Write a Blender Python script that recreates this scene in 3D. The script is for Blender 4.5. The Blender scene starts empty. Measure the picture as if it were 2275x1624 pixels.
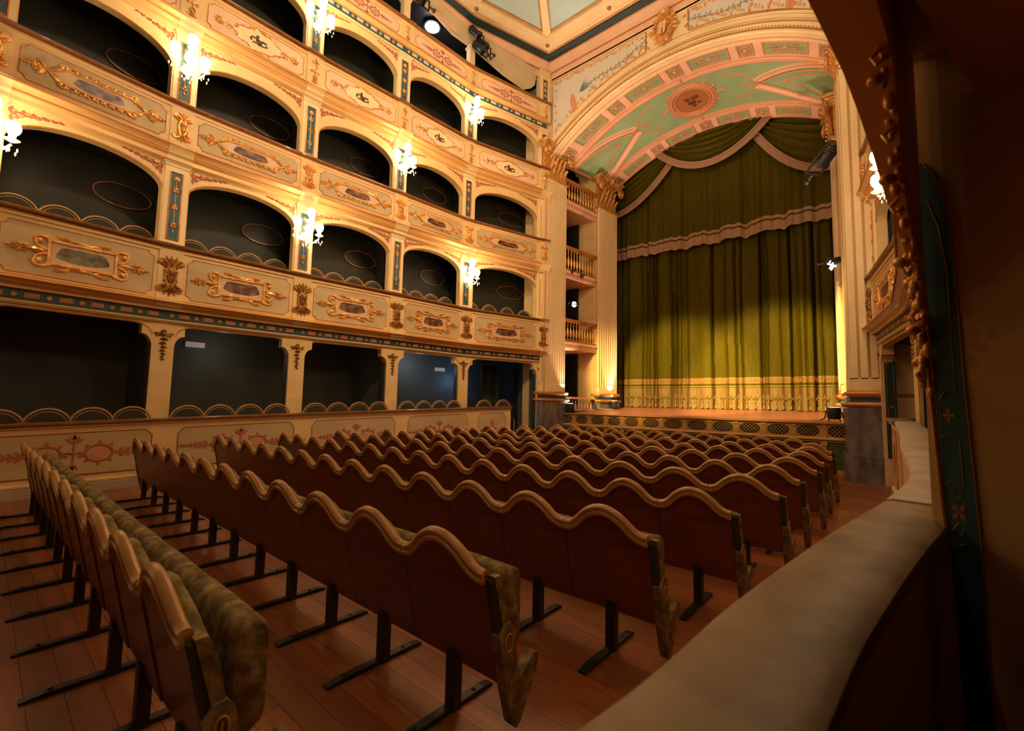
import bpy, math, random
from mathutils import Matrix, Vector
C = bpy.context.scene
R = math.radians
PI = math.pi
random.seed(7)
E = 1.385                      # eye height above the stalls floor; wall heights below are measured from the eye

# ------------------------------------------------------------------ camera
cam_d = bpy.data.cameras.new('camera'); cam = bpy.data.objects.new('camera', cam_d)
C.collection.objects.link(cam); C.camera = cam
cam_d.sensor_width = 36.0; cam_d.sensor_fit = 'HORIZONTAL'; cam_d.lens = 36.0 * 1000.0 / 2275.0
cam_d.dof.use_dof = True; cam_d.dof.focus_distance = 8.5; cam_d.dof.aperture_fstop = 2.8
cam_d.clip_start = 0.02; cam_d.clip_end = 200
cam.matrix_world = (Matrix.Translation((0, 0, E)) @ Matrix.Rotation(R(40.457), 4, 'Z')
                    @ Matrix.Rotation(R(90 + 4.62), 4, 'X') @ Matrix.Rotation(R(1.156), 4, 'Z'))
# ------------------------------------------------------------------ world, exposure
w = bpy.data.worlds.new('world'); C.world = w; w.use_nodes = True
w.node_tree.nodes['Background'].inputs[0].default_value = (1.0, 0.72, 0.5, 1)
w.node_tree.nodes['Background'].inputs[1].default_value = 0.003
C.view_settings.view_transform = 'Standard'; C.view_settings.look = 'None'
C.view_settings.gamma = 1.0; C.view_settings.use_curve_mapping = False
C.view_settings.exposure = 0.0
WARM = (1.0, 0.66, 0.36)

def light(kind, name, loc, power, color=WARM, radius=.08, target=None, angle=60, blend=.5):
    l = bpy.data.lights.new(name, kind); l.energy = power; l.color = color
    if kind in ('POINT', 'SPOT'): l.shadow_soft_size = radius
    if kind == 'SPOT': l.spot_size = R(angle); l.spot_blend = blend
    if kind == 'AREA': l.size = radius
    o = bpy.data.objects.new(name, l); C.collection.objects.link(o); o.location = loc
    if target is not None:
        o.rotation_euler = (Vector(target) - Vector(loc)).to_track_quat('-Z', 'Y').to_euler()
    return o

# house lights: fills added without fixtures for ceiling, arch, tiers, stalls; uplights, curtain spots
light('SPOT', 'house_fill', (-4.6, -1.2, 6.2 + E), 1300, (1.0, .80, .56), .5, (-5.0, 6.0, 11.0 + E), 92, .8)  # added fill for the ceiling and upper front, no fixture
light('SPOT', 'house_fill', (-1.2, 2.5, 8.6 + E), 1900, (1.0, .76, .46), .4, (-9.3, 6.0, 5.6 + E), 88, .9)  # added fill for the left tiers, no fixture
light('SPOT', 'arch_fill', (-4.4, 2.0, 5.4 + E), 800, (1.0, .72, .46), .3, (-4.3, 11.2, 10.2 + E), 46, .6)  # fill added in mid-air to brighten the stage arch
light('SPOT', 'arch_uplight', (-7.35, 12.0, .1 + E), 900, (1.0, .66, .44), .1, (-4.9, 12.3, 9.0 + E), 52, .6)
light('SPOT', 'arch_uplight', (-1.3, 12.0, .1 + E), 900, (1.0, .66, .44), .1, (-3.9, 12.3, 9.0 + E), 52, .6)
light('SPOT', 'curtain_lamp', (-4.6, 1.0, 8.2 + E), 25000, (1.0, .70, .20), .25, (-5.6, 14.0, 1.0 + E), 21, .45)
light('SPOT', 'curtain_lamp', (-3.2, 1.0, 8.2 + E), 27000, (1.0, .70, .20), .25, (-2.8, 14.0, 1.1 + E), 21, .45)
light('POINT', 'stalls_fill', (-5.2, 6.6, 5.0 + E), 235, (1.0, .60, .29), .6)  # fill added over the stalls to lift the lower left wall
light('POINT', 'back_fill', (-5.6, -2.2, 1.5 + E), 44, (1.0, .54, .20), .9)  # unseen fill added to brighten the near box wall

# ------------------------------------------------------------------ materials
MATS = {}
def mat(name, col, rough=.6, metal=0., emit=None, es=0., noise=None, bump=None, sheen=0., spec=.5, coat=0.):
    m = bpy.data.materials.new(name); m.use_nodes = True; MATS[name] = m
    nt = m.node_tree; b = nt.nodes['Principled BSDF']
    b.inputs['Base Color'].default_value = (*col, 1)
    b.inputs['Roughness'].default_value = rough; b.inputs['Metallic'].default_value = metal
    b.inputs['Specular IOR Level'].default_value = spec
    if sheen: b.inputs['Sheen Weight'].default_value = sheen
    if coat: b.inputs['Coat Weight'].default_value = coat
    if emit: b.inputs['Emission Color'].default_value = (*emit, 1); b.inputs['Emission Strength'].default_value = es
    tc = nt.nodes.new('ShaderNodeTexCoord')
    if noise:      # (scale xyz, second colour, contrast lo, hi)
        sc, c2, lo, hi = noise
        mp = nt.nodes.new('ShaderNodeMapping'); mp.inputs['Scale'].default_value = sc
        nz = nt.nodes.new('ShaderNodeTexNoise'); nz.inputs['Scale'].default_value = 1; nz.inputs['Detail'].default_value = 5
        cr = nt.nodes.new('ShaderNodeValToRGB')
        cr.color_ramp.elements[0].position = lo; cr.color_ramp.elements[1].position = hi
        cr.color_ramp.elements[0].color = (*col, 1); cr.color_ramp.elements[1].color = (*c2, 1)
        nt.links.new(tc.outputs['Object'], mp.inputs[0]); nt.links.new(mp.outputs[0], nz.inputs['Vector'])
        nt.links.new(nz.outputs['Fac'], cr.inputs[0]); nt.links.new(cr.outputs[0], b.inputs['Base Color'])
    if bump:       # (scale, strength)
        n2 = nt.nodes.new('ShaderNodeTexNoise'); n2.inputs['Scale'].default_value = bump[0]; n2.inputs['Detail'].default_value = 4
        bp = nt.nodes.new('ShaderNodeBump'); bp.inputs['Strength'].default_value = bump[1]; bp.inputs['Distance'].default_value = .02
        nt.links.new(tc.outputs['Object'], n2.inputs['Vector']); nt.links.new(n2.outputs['Fac'], bp.inputs['Height'])
        nt.links.new(bp.outputs[0], b.inputs['Normal'])
    return m
mat('cream', (.80, .56, .27), .5, noise=((1.5, 1.5, 3), (.70, .46, .20), .4, .75))
mat('cream_light', (.86, .68, .40), .5, noise=((2, 2, 1), (.78, .58, .31), .4, .75))
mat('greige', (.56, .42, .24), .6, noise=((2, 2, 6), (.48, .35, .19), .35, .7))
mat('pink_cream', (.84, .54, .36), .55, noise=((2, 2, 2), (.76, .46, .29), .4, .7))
mat('orange_gilt', (.60, .27, .07), .38, .35, noise=((4, 4, 8), (.46, .18, .04), .35, .7))
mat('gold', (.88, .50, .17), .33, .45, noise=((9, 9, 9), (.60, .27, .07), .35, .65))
mat('cornice_gilt', (.80, .48, .19), .42, .1, noise=((1.5, 4, 6), (.66, .34, .10), .4, .72))
mat('groove', (.66, .42, .20), .6)  # flute hollows in darker orange, the fluting's contrast put into the colour
mat('ochre', (.86, .44, .11), .55, noise=((2, 2, 2), (.78, .37, .08), .4, .7))
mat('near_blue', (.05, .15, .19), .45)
mat('marble_pale', (.52, .42, .33), .45, noise=((5, 5, 5), (.36, .28, .21), .40, .66), bump=(14, .12))
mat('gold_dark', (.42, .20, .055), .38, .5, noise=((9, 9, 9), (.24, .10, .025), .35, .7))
mat('rail_wood', (.26, .105, .03), .35, noise=((8, 8, 2), (.17, .06, .018), .35, .7), coat=.3)
mat('blue_panel', (.02, .105, .15), .45, noise=((3, 3, 3), (.014, .075, .105), .35, .7))
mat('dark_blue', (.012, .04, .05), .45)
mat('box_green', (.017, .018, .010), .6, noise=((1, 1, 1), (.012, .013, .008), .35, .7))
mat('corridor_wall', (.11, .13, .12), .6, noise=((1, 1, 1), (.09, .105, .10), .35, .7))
mat('black', (.012, .011, .011), .45)
mat('seat_wood', (.17, .042, .014), .42, noise=((3, 3, 14), (.11, .021, .007), .35, .7), coat=.15)
mat('crest', (.50, .27, .10), .38, noise=((10, 10, 10), (.38, .20, .07), .35, .7), coat=.1)
mat('velvet', (.115, .080, .028), .85, noise=((18, 18, 18), (.31, .225, .10), .42, .70), bump=(30, .25), spec=.2)
mat('velvet_dark', (.03, .028, .014), .8)
mat('floor_wood', (.36, .115, .040), .36, noise=((2, 26, 2), (.20, .062, .020), .3, .7), coat=.15)
mat('floor_wood_b', (.25, .083, .028), .38, noise=((2, 30, 2), (.17, .052, .017), .3, .7), coat=.15)
mat('marble', (.27, .185, .105), .5, noise=((6, 6, 6), (.16, .105, .055), .40, .66), bump=(14, .12))
mat('grey_marble', (.19, .165, .16), .35, noise=((5, 5, 2), (.085, .07, .07), .4, .62))
mat('plinth', (.46, .36, .27), .6)
mat('curtain', (.078, .060, .003), .6, noise=((20, 20, 3), (.058, .048, .002), .35, .7), spec=.06)
mat('curtain_gold', (.25, .155, .045), .55, noise=((30, 30, 40), (.16, .09, .02), .42, .6))
mat('fringe_gold', (.20, .12, .033), .6, noise=((60, 60, 3), (.12, .065, .015), .4, .62))
mat('fringe_tan', (.36, .20, .115), .7, noise=((60, 60, 4), (.28, .16, .09), .4, .62))
mat('stage_boards', (.34, .125, .095), .36, noise=((2, 20, 2), (.28, .095, .07), .3, .7))
mat('stage_front', (.46, .25, .07), .45)
mat('stage_green', (.05, .07, .018), .5)
mat('soffit_green', (.24, .38, .19), .6, noise=((2, 2, 2), (.30, .44, .24), .35, .7))
mat('sky_paint', (.38, .56, .58), .6, noise=((.8, .8, .8), (.50, .66, .66), .35, .7))
mat('spandrel_paint', (.62, .60, .56), .6, noise=((2, 2, 2), (.70, .60, .47), .4, .65))
mat('red_paint', (.42, .13, .06), .55)
mat('rose_paint', (.62, .27, .14), .55)
mat('green_paint', (.12, .20, .10), .55)
mat('terracotta', (.40, .15, .06), .5)
mat('white_sign', (.62, .52, .50), .5, emit=(1, .8, .8), es=.12)
mat('cloth', (.62, .50, .30), .8, noise=((2, 2, 2), (.55, .43, .25), .35, .7))
mat('glass_shade', (.9, .85, .7), .3, emit=(1, .83, .55), es=9.0)
mat('crystal', (.9, .8, .6), .15, emit=(1, .75, .42), es=1.6)
mat('lamp_white', (1, 1, 1), .3, emit=(1, .97, .92), es=14.0)
mat('lamp_dim', (.8, .8, .8), .3, emit=(1, .93, .86), es=3.0)
mat('lamp_body', (.02, .02, .02), .35, spec=.6)
mat('canvas', (.62, .42, .26), .5, noise=((3, 3, 3), (.70, .48, .30), .35, .7))
def painting(name, sky, mid, dark, seed):
    m = mat(name, sky, .45); nt = m.node_tree; b = nt.nodes['Principled BSDF']
    tc = nt.nodes.new('ShaderNodeTexCoord'); mp = nt.nodes.new('ShaderNodeMapping')
    mp.inputs['Scale'].default_value = (7, 7, 11); mp.inputs['Location'].default_value = (seed, seed, 0)
    nz = nt.nodes.new('ShaderNodeTexNoise'); nz.inputs['Scale'].default_value = 1; nz.inputs['Detail'].default_value = 6
    cr = nt.nodes.new('ShaderNodeValToRGB'); e = cr.color_ramp.elements
    e[0].position = .36; e[0].color = (*dark, 1); e[1].position = .64; e[1].color = (*sky, 1)
    x = e.new(.50); x.color = (*mid, 1)
    nt.links.new(tc.outputs['Object'], mp.inputs[0]); nt.links.new(mp.outputs[0], nz.inputs['Vector'])
    nt.links.new(nz.outputs['Fac'], cr.inputs[0]); nt.links.new(cr.outputs[0], b.inputs['Base Color'])
painting('landscape_a', (.20, .21, .14), (.13, .12, .07), (.06, .035, .02), 3)
painting('landscape_b', (.26, .12, .05), (.13, .05, .02), (.04, .012, .005), 11)
painting('landscape_c', (.34, .22, .19), (.20, .13, .13), (.08, .05, .06), 23)
M = MATS

# ------------------------------------------------------------------ mesh builder
class B:
    def __init__(s): s.v = []; s.f = []; s.m = []; s.cur = 0; s.T = None
    def add(s, vs, fs):
        o = len(s.v)
        if s.T is not None: vs = [tuple(s.T @ Vector(p)) for p in vs]
        s.v += [tuple(p) for p in vs]; s.f += [tuple(i + o for i in f) for f in fs]; s.m += [s.cur] * len(fs); return s
    def box(s, a, b):
        (x0, y0, z0), (x1, y1, z1) = a, b
        if x0 > x1: x0, x1 = x1, x0
        if y0 > y1: y0, y1 = y1, y0
        if z0 > z1: z0, z1 = z1, z0
        return s.add([(x0,y0,z0),(x1,y0,z0),(x1,y1,z0),(x0,y1,z0),(x0,y0,z1),(x1,y0,z1),(x1,y1,z1),(x0,y1,z1)],
                     [(0,3,2,1),(4,5,6,7),(0,1,5,4),(1,2,6,5),(2,3,7,6),(3,0,4,7)])
    def loft(s, rings, closed=True, caps=True):
        n = len(rings[0]); vs = [p for r in rings for p in r]; fs = []
        for i in range(len(rings) - 1):
            for j in range(n if closed else n - 1):
                a = i * n + j; b = i * n + (j + 1) % n
                fs.append((a, b, b + n, a + n))
        if caps and closed: fs.append(tuple(range(n))[::-1]); fs.append(tuple((len(rings) - 1) * n + k for k in range(n)))
        return s.add(vs, fs)
    def tube(s, path, r, n=6, flat=1.0, r1=None, nrm=(0, 1, 0), caps=True):
        """swept along path; flat squeezes it along nrm"""
        path = [Vector(p) for p in path]; N = Vector(nrm); rings = []
        L = len(path)
        for i, p in enumerate(path):
            t = (path[min(i + 1, L - 1)] - path[max(i - 1, 0)])
            if t.length < 1e-9: t = Vector((1, 0, 0))
            t.normalize()
            sdir = t.cross(N)
            if sdir.length < 1e-4: sdir = t.cross(Vector((1, 0, 0)) if abs(t.x) < .9 else Vector((0, 0, 1)))
            sdir.normalize(); ndir = sdir.cross(t).normalized()
            k = i / max(1, L - 1)
            if callable(r): rr = r(k)
            else: rr = r if r1 is None else r + (r1 - r) * k
            rings.append([tuple(p + sdir * rr * math.cos(a) + ndir * rr * flat * math.sin(a)) for a in [2 * PI * q / n for q in range(n)]])
        return s.loft(rings, True, caps)
    def lathe(s, prof, n=12, c=(0, 0, 0), axis='z'):
        rings = []
        for r, h in prof:
            ring = []
            for q in range(n):
                a = 2 * PI * q / n; x, y = r * math.cos(a), r * math.sin(a)
                ring.append((c[0] + x, c[1] + y, c[2] + h) if axis == 'z' else ((c[0] + x, c[1] + h, c[2] - y) if axis == 'y' else (c[0] + h, c[1] + x, c[2] + y)))
            rings.append(ring)
        return s.loft(rings)
    def ell(s, c, r, n=8, m=5):
        rings = []
        for i in range(m + 1):
            a = -PI / 2 + PI * i / m; cr = max(math.cos(a), .02)
            rings.append([(c[0] + r[0] * cr * math.cos(2 * PI * q / n), c[1] + r[1] * cr * math.sin(2 * PI * q / n), c[2] + r[2] * math.sin(a)) for q in range(n)])
        return s.loft(rings)
    def extr(s, poly, y0, y1):
        """polygon in xz extruded along y"""
        n = len(poly)
        vs = [(x, y0, z) for x, z in poly] + [(x, y1, z) for x, z in poly]
        fs = [tuple(range(n)), tuple(range(n, 2 * n))[::-1]] + [(i, i + n, (i + 1) % n + n, (i + 1) % n) for i in range(n)]
        return s.add(vs, fs)
    def sweepx(s, prof, x0, x1):
        """profile (y,z) extruded along x"""
        n = len(prof)
        vs = [(x0, y, z) for y, z in prof] + [(x1, y, z) for y, z in prof]
        fs = [tuple(range(n))[::-1], tuple(range(n, 2 * n))] + [(i, (i + 1) % n, (i + 1) % n + n, i + n) for i in range(n)]
        return s.add(vs, fs)
    def strip(s, a, b):
        """ribbon between two point lists"""
        n = len(a); return s.add(list(a) + list(b), [(i, i + 1, i + 1 + n, i + n) for i in range(n - 1)])
    def mesh(s, name, mats, smooth=35):
        me = bpy.data.meshes.new(name); me.from_pydata(s.v, [], s.f)
        for m in (mats if isinstance(mats, (list, tuple)) else [mats]): me.materials.append(M[m])
        if any(s.m): me.polygons.foreach_set('material_index', s.m)
        if smooth:
            me.polygons.foreach_set('use_smooth', [True] * len(s.f)); me.set_sharp_from_angle(angle=R(smooth))
        me.update(); return me
def put(name, me, parent=None, mtx=None):
    o = bpy.data.objects.new(name, me); C.collection.objects.link(o)
    if parent is not None: o.parent = parent
    if mtx is not None: o.matrix_local = mtx
    return o
def thing(name, label, cat, mtx=None, group=None, me=None):
    o = bpy.data.objects.new(name, me); C.collection.objects.link(o)
    if mtx is not None: o.matrix_world = mtx
    o['label'] = label; o['category'] = cat
    if group: o['group'] = group
    return o
def struct(name, me, mtx=None, label=None, parent=None):
    o = put(name, me, parent, mtx)
    if parent is None:
        o['kind'] = 'structure'
        if label: o['label'] = label
    return o
T3 = Matrix.Translation
def clean(o):   # faces may be built with mixed winding: make normals agree
    import bmesh
    bm = bmesh.new(); bm.from_mesh(o); bmesh.ops.recalc_face_normals(bm, faces=bm.faces); bm.to_mesh(o); bm.free(); return o

# ------------------------------------------------------------------ ornament vocabulary (drawn in the xz plane, y points to the viewer)
def kpath(x, z, head, segs, y=0, step=.02):
    """curve from curvature segments (length, k0, k1)"""
    pts = [(x, y, z)]; h = head
    for L, k0, k1 in segs:
        n = max(2, int(L / step)); ds = L / n
        for i in range(n):
            k = k0 + (k1 - k0) * (i + .5) / n; h += k * ds
            x += math.cos(h) * ds; z += math.sin(h) * ds; pts.append((x, y, z))
    return pts
def scroll(b, x, z, head, size, turn=1, r=.018, y=0, flip=None, n=5):
    """a stem that winds up into a volute"""
    s = size; k = turn / s
    p = kpath(x, z, head, [(s * 1.1, .25 * k, .9 * k), (s * 1.5, 1.3 * k, 4.2 * k), (s * .9, 4.2 * k, 8.5 * k)], y, s * .09)
    b.tube(p, lambda t: r * (1.1 - .55 * t), n); e = p[-1]; b.ell((e[0], y, e[2]), (r * 1.5, r * 1.3, r * 1.5), 6, 4)
def leaf(b, x, z, ang, L, W, y=0, h=.02):
    ca, sa = math.cos(ang), math.sin(ang)
    def P(u, v, yy): return (x + ca * u - sa * v, y + yy, z + sa * u + ca * v)
    b.add([P(0, 0, 0), P(.3 * L, W * .5, 0), P(.68 * L, W * .42, 0), P(L, 0, 0), P(.68 * L, -W * .42, 0), P(.3 * L, -W * .5, 0), P(.35 * L, 0, h), P(.72 * L, 0, h * .8)],
          [(0, 6, 1), (1, 6, 7, 2), (2, 7, 3), (3, 7, 4), (4, 7, 6, 5), (5, 6, 0)])
def flower(b, x, z, r, n=6, y=0, h=.02, a0=.2):
    for i in range(n): leaf(b, x, z, a0 + 2 * PI * i / n, r, r * .75, y, h)
    b.ell((x, y + h * .5, z), (r * .28, h, r * .28), 6, 4)
def sprig(b, x, z, ang, L, r=.012, y=0, h=.025):
    ca, sa = math.cos(ang), math.sin(ang)
    b.tube([(x + ca * L * t, y + .004, z + sa * L * t) for t in (0, .35, .7, 1)], lambda t: r * (1 - .6 * t), 5)
    for t, w in ((.28, .30), (.52, .34), (.75, .24)):
        for sg in (1, -1): leaf(b, x + ca * L * t, z + sa * L * t, ang + sg * 1.0, L * w, L * w * .6, y, h)
    leaf(b, x + ca * L * .85, z + sa * L * .85, ang, L * .3, L * .18, y, h)
def rect_pts(cx, cz, w, h, notch=0):
    if not notch: return [(cx - w, cz - h), (cx + w, cz - h), (cx + w, cz + h), (cx - w, cz + h)]
    out = []
    for sx, sz in ((-1, -1), (1, -1), (1, 1), (-1, 1)):
        arc = []
        for q in range(5):
            a = (PI / 2) * q / 4
            arc.append((cx + sx * (w - notch * math.sin(a)), cz + sz * (h - notch * math.cos(a))))
        # arc runs from (w,h-notch) to (w-notch,h)
        if sx * sz > 0: out += arc if False else [(p[0], p[1]) for p in arc][::-1] if (sx, sz) == (-1, -1) else arc
        else: out += arc[::-1] if (sx, sz) == (1, -1) else arc
    # order by angle so that the outline is simple
    out.sort(key=lambda p: math.atan2((p[1] - cz) / h, (p[0] - cx) / w))
    return out
def outline(b, pts, r, y, n=4, flat=1.0):
    p = [(x, y, z) for x, z in pts]; p.append(p[0]); p.append(p[1]); b.tube(p, r, n, flat, caps=False)
CACHE = {}
def cached(key, fn):
    if key not in CACHE: CACHE[key] = fn()
    return CACHE[key]

# ================================================================== plan of the auditorium
PL = [(-8.55, -2.4), (-9.10, -.25), (-9.317, 1.902), (-9.262, 4.094), (-9.085, 6.261), (-8.932, 8.422), (-8.203, 10.958)]
PR = [(-.20, 10.90), (.24, 8.42), (.30, 6.26), (.27, 4.09), (.11, 2.03), (-.49, -.06), (-1.5, -2.2)]
PLn = ['sixth', 'fifth', 'fourth', 'third', 'second', 'first']
def frame(c, xd, s=1.0):
    xd = Vector((xd[0], xd[1], 0)).normalized(); yd = Vector((-xd.y, xd.x, 0))   # x cross y = z, y = towards the room
    m = Matrix(((xd.x * s, yd.x, 0, c[0]), (xd.y * s, yd.y, 0, c[1]), (0, 0, 1, E), (0, 0, 0, 1)))
    return m
# walking so that the room is on the left-hand side: left wall from stage to back, right wall from back to stage
def bays(P):
    out = []
    for i in range(len(P) - 1):
        a, b = Vector(P[i]), Vector(P[i + 1]); d = b - a; L = d.length
        out.append((a, b, d / L, L))
    return out
LB = bays(PL[::-1])            # from the stage (P4) towards the back
RB = bays(PR[::-1])            # from the back to the stage
L0 = 2.16; HW = 1.08
# tier data: cornice bottom, panel bottom, panel top, rail top, arch spring, arch apex, pilaster top (all from eye level)
TIERS = {1: (1.41, 1.58, 2.40, 2.535, 3.50, 3.86, 3.98), 2: (3.98, 4.28, 4.90, 5.03, 5.66, 6.08, 6.32),
         3: (6.32, 6.60, 7.20, 7.34, 7.98, 8.42, 8.62), 4: (8.86, 8.95, 9.38, 9.50, 0, 0, 0)}
NM = {1: 'first', 2: 'second', 3: 'third', 4: 'top gallery'}

# ------------------------------------------------------------------ tier meshes
def front_body(t):
    c0, p0, p1, r1 = TIERS[t][:4]
    b = B(); b.sweepx([(-.10, c0), (.08, c0), (.08, r1 - .05), (-.10, r1 - .05)], -HW, HW)
    b.sweepx([(.08, p1 + .005), (.105, p1 + .01), (.105, p1 + .05), (.08, p1 + .055)], -HW, HW)
    return b.mesh('front_body', 'cream')
def front_cornice(t):
    c0, p0 = TIERS[t][:2]; h = p0 - c0; b = B()
    if t < 4:
        b.sweepx([(.0, c0 + .002), (.10, c0 + .002), (.10, c0 + h * .22), (.15, c0 + h * .32), (.17, c0 + h * .52), (.21, c0 + h * .62), (.235, c0 + h * .72), (.235, c0 + h * .80), (.14, c0 + h * .93), (.10, c0 + h * .99), (0, c0 + h * .99)], -HW, HW)
    else:
        b.sweepx([(.0, c0 - .05), (.10, c0 - .05), (.14, c0), (.16, c0 + h * .6), (.10, c0 + h), (0, c0 + h)], -HW, HW)
    return b.mesh('front_cornice', 'cornice_gilt')
def front_lines(t):
    c0, p0, p1, r1 = TIERS[t][:4]; h = p0 - c0; b = B()
    for n_, z in ((.238, c0 + h * .70), (.155, c0 + h * .40), (.105, p0 + .0)) if t < 4 else ((.16, c0 + h * .5),):
        b.tube([(-HW, n_, z), (HW, n_, z)], .011, 5)
    b.tube([(-HW, .108, p1 + .06), (HW, .108, p1 + .06)], .010, 5)
    return b.mesh('gilt_moulding', 'orange_gilt')
def front_rail(t):
    r1 = TIERS[t][3]; b = B()
    b.sweepx([(-.12, r1 - .05), (.13, r1 - .055), (.165, r1 - .04), (.17, r1 - .015), (.15, r1), (-.12, r1)], -HW, HW)
    return b.mesh('rail', 'rail_wood')
def front_panel(t):
    c0, p0, p1, r1 = TIERS[t][:4]; b = B(); w = HW - .24; zc = (p0 + p1) / 2; hh = (p1 - p0) / 2 - .055
    pts = rect_pts(0, zc, w, hh, .07); b.extr(pts, .078, .088)
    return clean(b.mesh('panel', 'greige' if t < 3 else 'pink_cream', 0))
def front_panel_line(t):
    c0, p0, p1, r1 = TIERS[t][:4]; b = B(); w = HW - .24; zc = (p0 + p1) / 2; hh = (p1 - p0) / 2 - .055
    outline(b, rect_pts(0, zc, w, hh, .07), .006, .089); return b.mesh('panel_border', 'orange_gilt')
# ---- cartouches
def cart1():
    zc = 1.99; y = .10; b = B(); W, H = .37, .165
    for z in (zc - H, zc + H): b.tube([(-W - .02, y, z), (W + .02, y, z)], .022, 6)
    for x in (-W, W): b.tube([(x, y, zc - H), (x, y, zc + H)], .022, 6)
    for sx in (-1, 1):
        for sz in (-1, 1):
            hd = (0 if sx > 0 else PI)
            scroll(b, sx * (W - .03), zc + sz * (H + .01), (.55 * sz if sx > 0 else PI - .55 * sz), .12, -sx * sz, .024, y, n=6)
            scroll(b, sx * (W + .02), zc + sz * .03, (.2 * sz if sx > 0 else PI - .2 * sz), .11, sx * sz, .020, y, n=6)
            scroll(b, sx * .05, zc + sz * (H + .02), (.5 * sz if sx > 0 else PI - .5 * sz), .085, -sx * sz, .018, y, n=5)
            leaf(b, sx * .12, zc + sz * (H + .045), (.25 * sz if sx > 0 else PI - .25 * sz), .20, .06, y, .03)
            leaf(b, sx * .30, zc + sz * (H + .06), (-.2 * sz if sx > 0 else PI + .2 * sz), -.13, .05, y, .03)
            b.ell((sx * (W + .13), y, zc + sz * .115), (.022, .022, .036), 6, 4)
            b.ell((sx * (W + .13), y, zc + sz * .155), (.014, .014, .02), 6, 4)
        leaf(b, sx * (W + .02), zc, 0 if sx > 0 else PI, .17, .11, y, .035)
        sprig(b, sx * (W + .13), zc, 0 if sx > 0 else PI, .26, .016, y, .03)
        flower(b, sx * (W + .24), zc + .03, .055, 5, y, .03)
    for sz in (-1, 1): b.ell((0, y, zc + sz * (H + .03)), (.07, .02, .03), 8, 4)
    for i in range(19): b.ell((-W + .03 + i * (2 * W - .06) / 18, y + .018, zc - H), (.011, .011, .013), 5, 3)
    return b.mesh('cartouche', 'gold')
def paint_rect(zc, W, H, y, name, hexa=False):
    b = B(); b.cur = 0
    pts = rect_pts(0, zc, W, H) if not hexa else [(-W * 1.42, zc), (-W, zc - H), (W, zc - H), (W * 1.42, zc), (W, zc + H), (-W, zc + H)]
    b.extr(pts, .085, y); b.cur = 1
    n = 28; q = []
    for i in range(n):
        a = 2 * PI * i / n; c, s_ = math.cos(a), math.sin(a); k = 1 + .05 * math.sin(5 * a + W * 9)
        q.append((W * .80 * k * (abs(c) ** .55) * (1 if c > 0 else -1), zc + H * .66 * k * (abs(s_) ** .7) * (1 if s_ > 0 else -1)))
    b.extr(q, y, y + .003); return clean(b.mesh('painting', ['canvas', name], 0))
def cart2():
    zc = 4.59; y = .10; b = B(); W, H = .36, .115
    hx = [(-W - .22, zc), (-W, zc - H), (W, zc - H), (W + .22, zc), (W, zc + H), (-W, zc + H)]
    outline(b, hx, .019, y, 5)
    for sx in (-1, 1):
        for sz in (-1, 1):
            for k in range(4):
                x0 = sx * (.02 + k * .105)
                scroll(b, x0, zc + sz * (H + .02), (.9 * sz if sx > 0 else PI - .9 * sz), .036, -sx * sz, .013, y, n=5)
            scroll(b, sx * (W - .02), zc + sz * (H + .02), (.7 * sz if sx > 0 else PI - .7 * sz), .075, -sx * sz, .018, y, n=5)
            leaf(b, sx * (W + .03), zc + sz * (H + .01), (-.55 * sz if sx > 0 else PI + .55 * sz), .20, .06, y, .03)
        x1 = sx * (W + .23); h0 = 0 if sx > 0 else PI
        flower(b, x1 + sx * .06, zc, .09, 7, y, .03)
        for sz in (-1, 1):
            leaf(b, x1, zc, h0 + sz * .9 * sx, .15, .06, y, .03)
            scroll(b, x1 + sx * .05, zc + sz * .03, h0 + sz * sx * .9, .05, -sx * sz, .013, y)
        sprig(b, x1 + sx * .07, zc, h0, .16, .013, y, .025)
    for i in range(14):
        b.ell((-W + .05 + i * (2 * W - .1) / 13, y, zc + H + .034 + .016 * (i % 2)), (.022, .016, .016), 5, 3)
        b.ell((-W + .05 + i * (2 * W - .1) / 13, y, zc - H - .034 - .016 * (i % 2)), (.022, .016, .016), 5, 3)
    return b.mesh('cartouche', 'gold')
def cart3():
    zc = 6.90; y = .095; b = B(); n = 44; pts = []
    for i in range(n):
        a = 2 * PI * i / n; k = 1 + .07 * math.cos(9 * a)
        c, s_ = math.cos(a), math.sin(a)
        pts.append((.40 * k * c * (1 if abs(c) < .75 else 1.06), zc + .20 * k * s_ * (1.08 - .3 * abs(c))))
    outline(b, pts, .011, y, 5)
    for i in range(0, n, 2):
        x, z = pts[i]; a = math.atan2(z - zc, x * .5); leaf(b, x, z, a, .045, .03, y, .014)
    for sx in (-1, 1):
        h0 = 0 if sx > 0 else PI
        b.tube(kpath(sx * .40, zc, h0 + .5 * sx, [(.14, -4 * sx, -4 * sx), (.12, 5 * sx, 5 * sx)], y), .012, 5)
        flower(b, sx * .66, zc, .085, 7, y, .02)
        for sz in (-1, 1): scroll(b, sx * .46, zc + sz * .02, h0 + sx * sz * .9, .05, -sx * sz, .010, y)
        sprig(b, sx * .58, zc, h0, .15, .01, y, .02)
    for sx in (-1, 1): scroll(b, sx * .03, zc + .20, (.5 if sx > 0 else PI - .5), .06, -sx, .012, y)
    return b.mesh('cartouche', 'gold')
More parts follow.
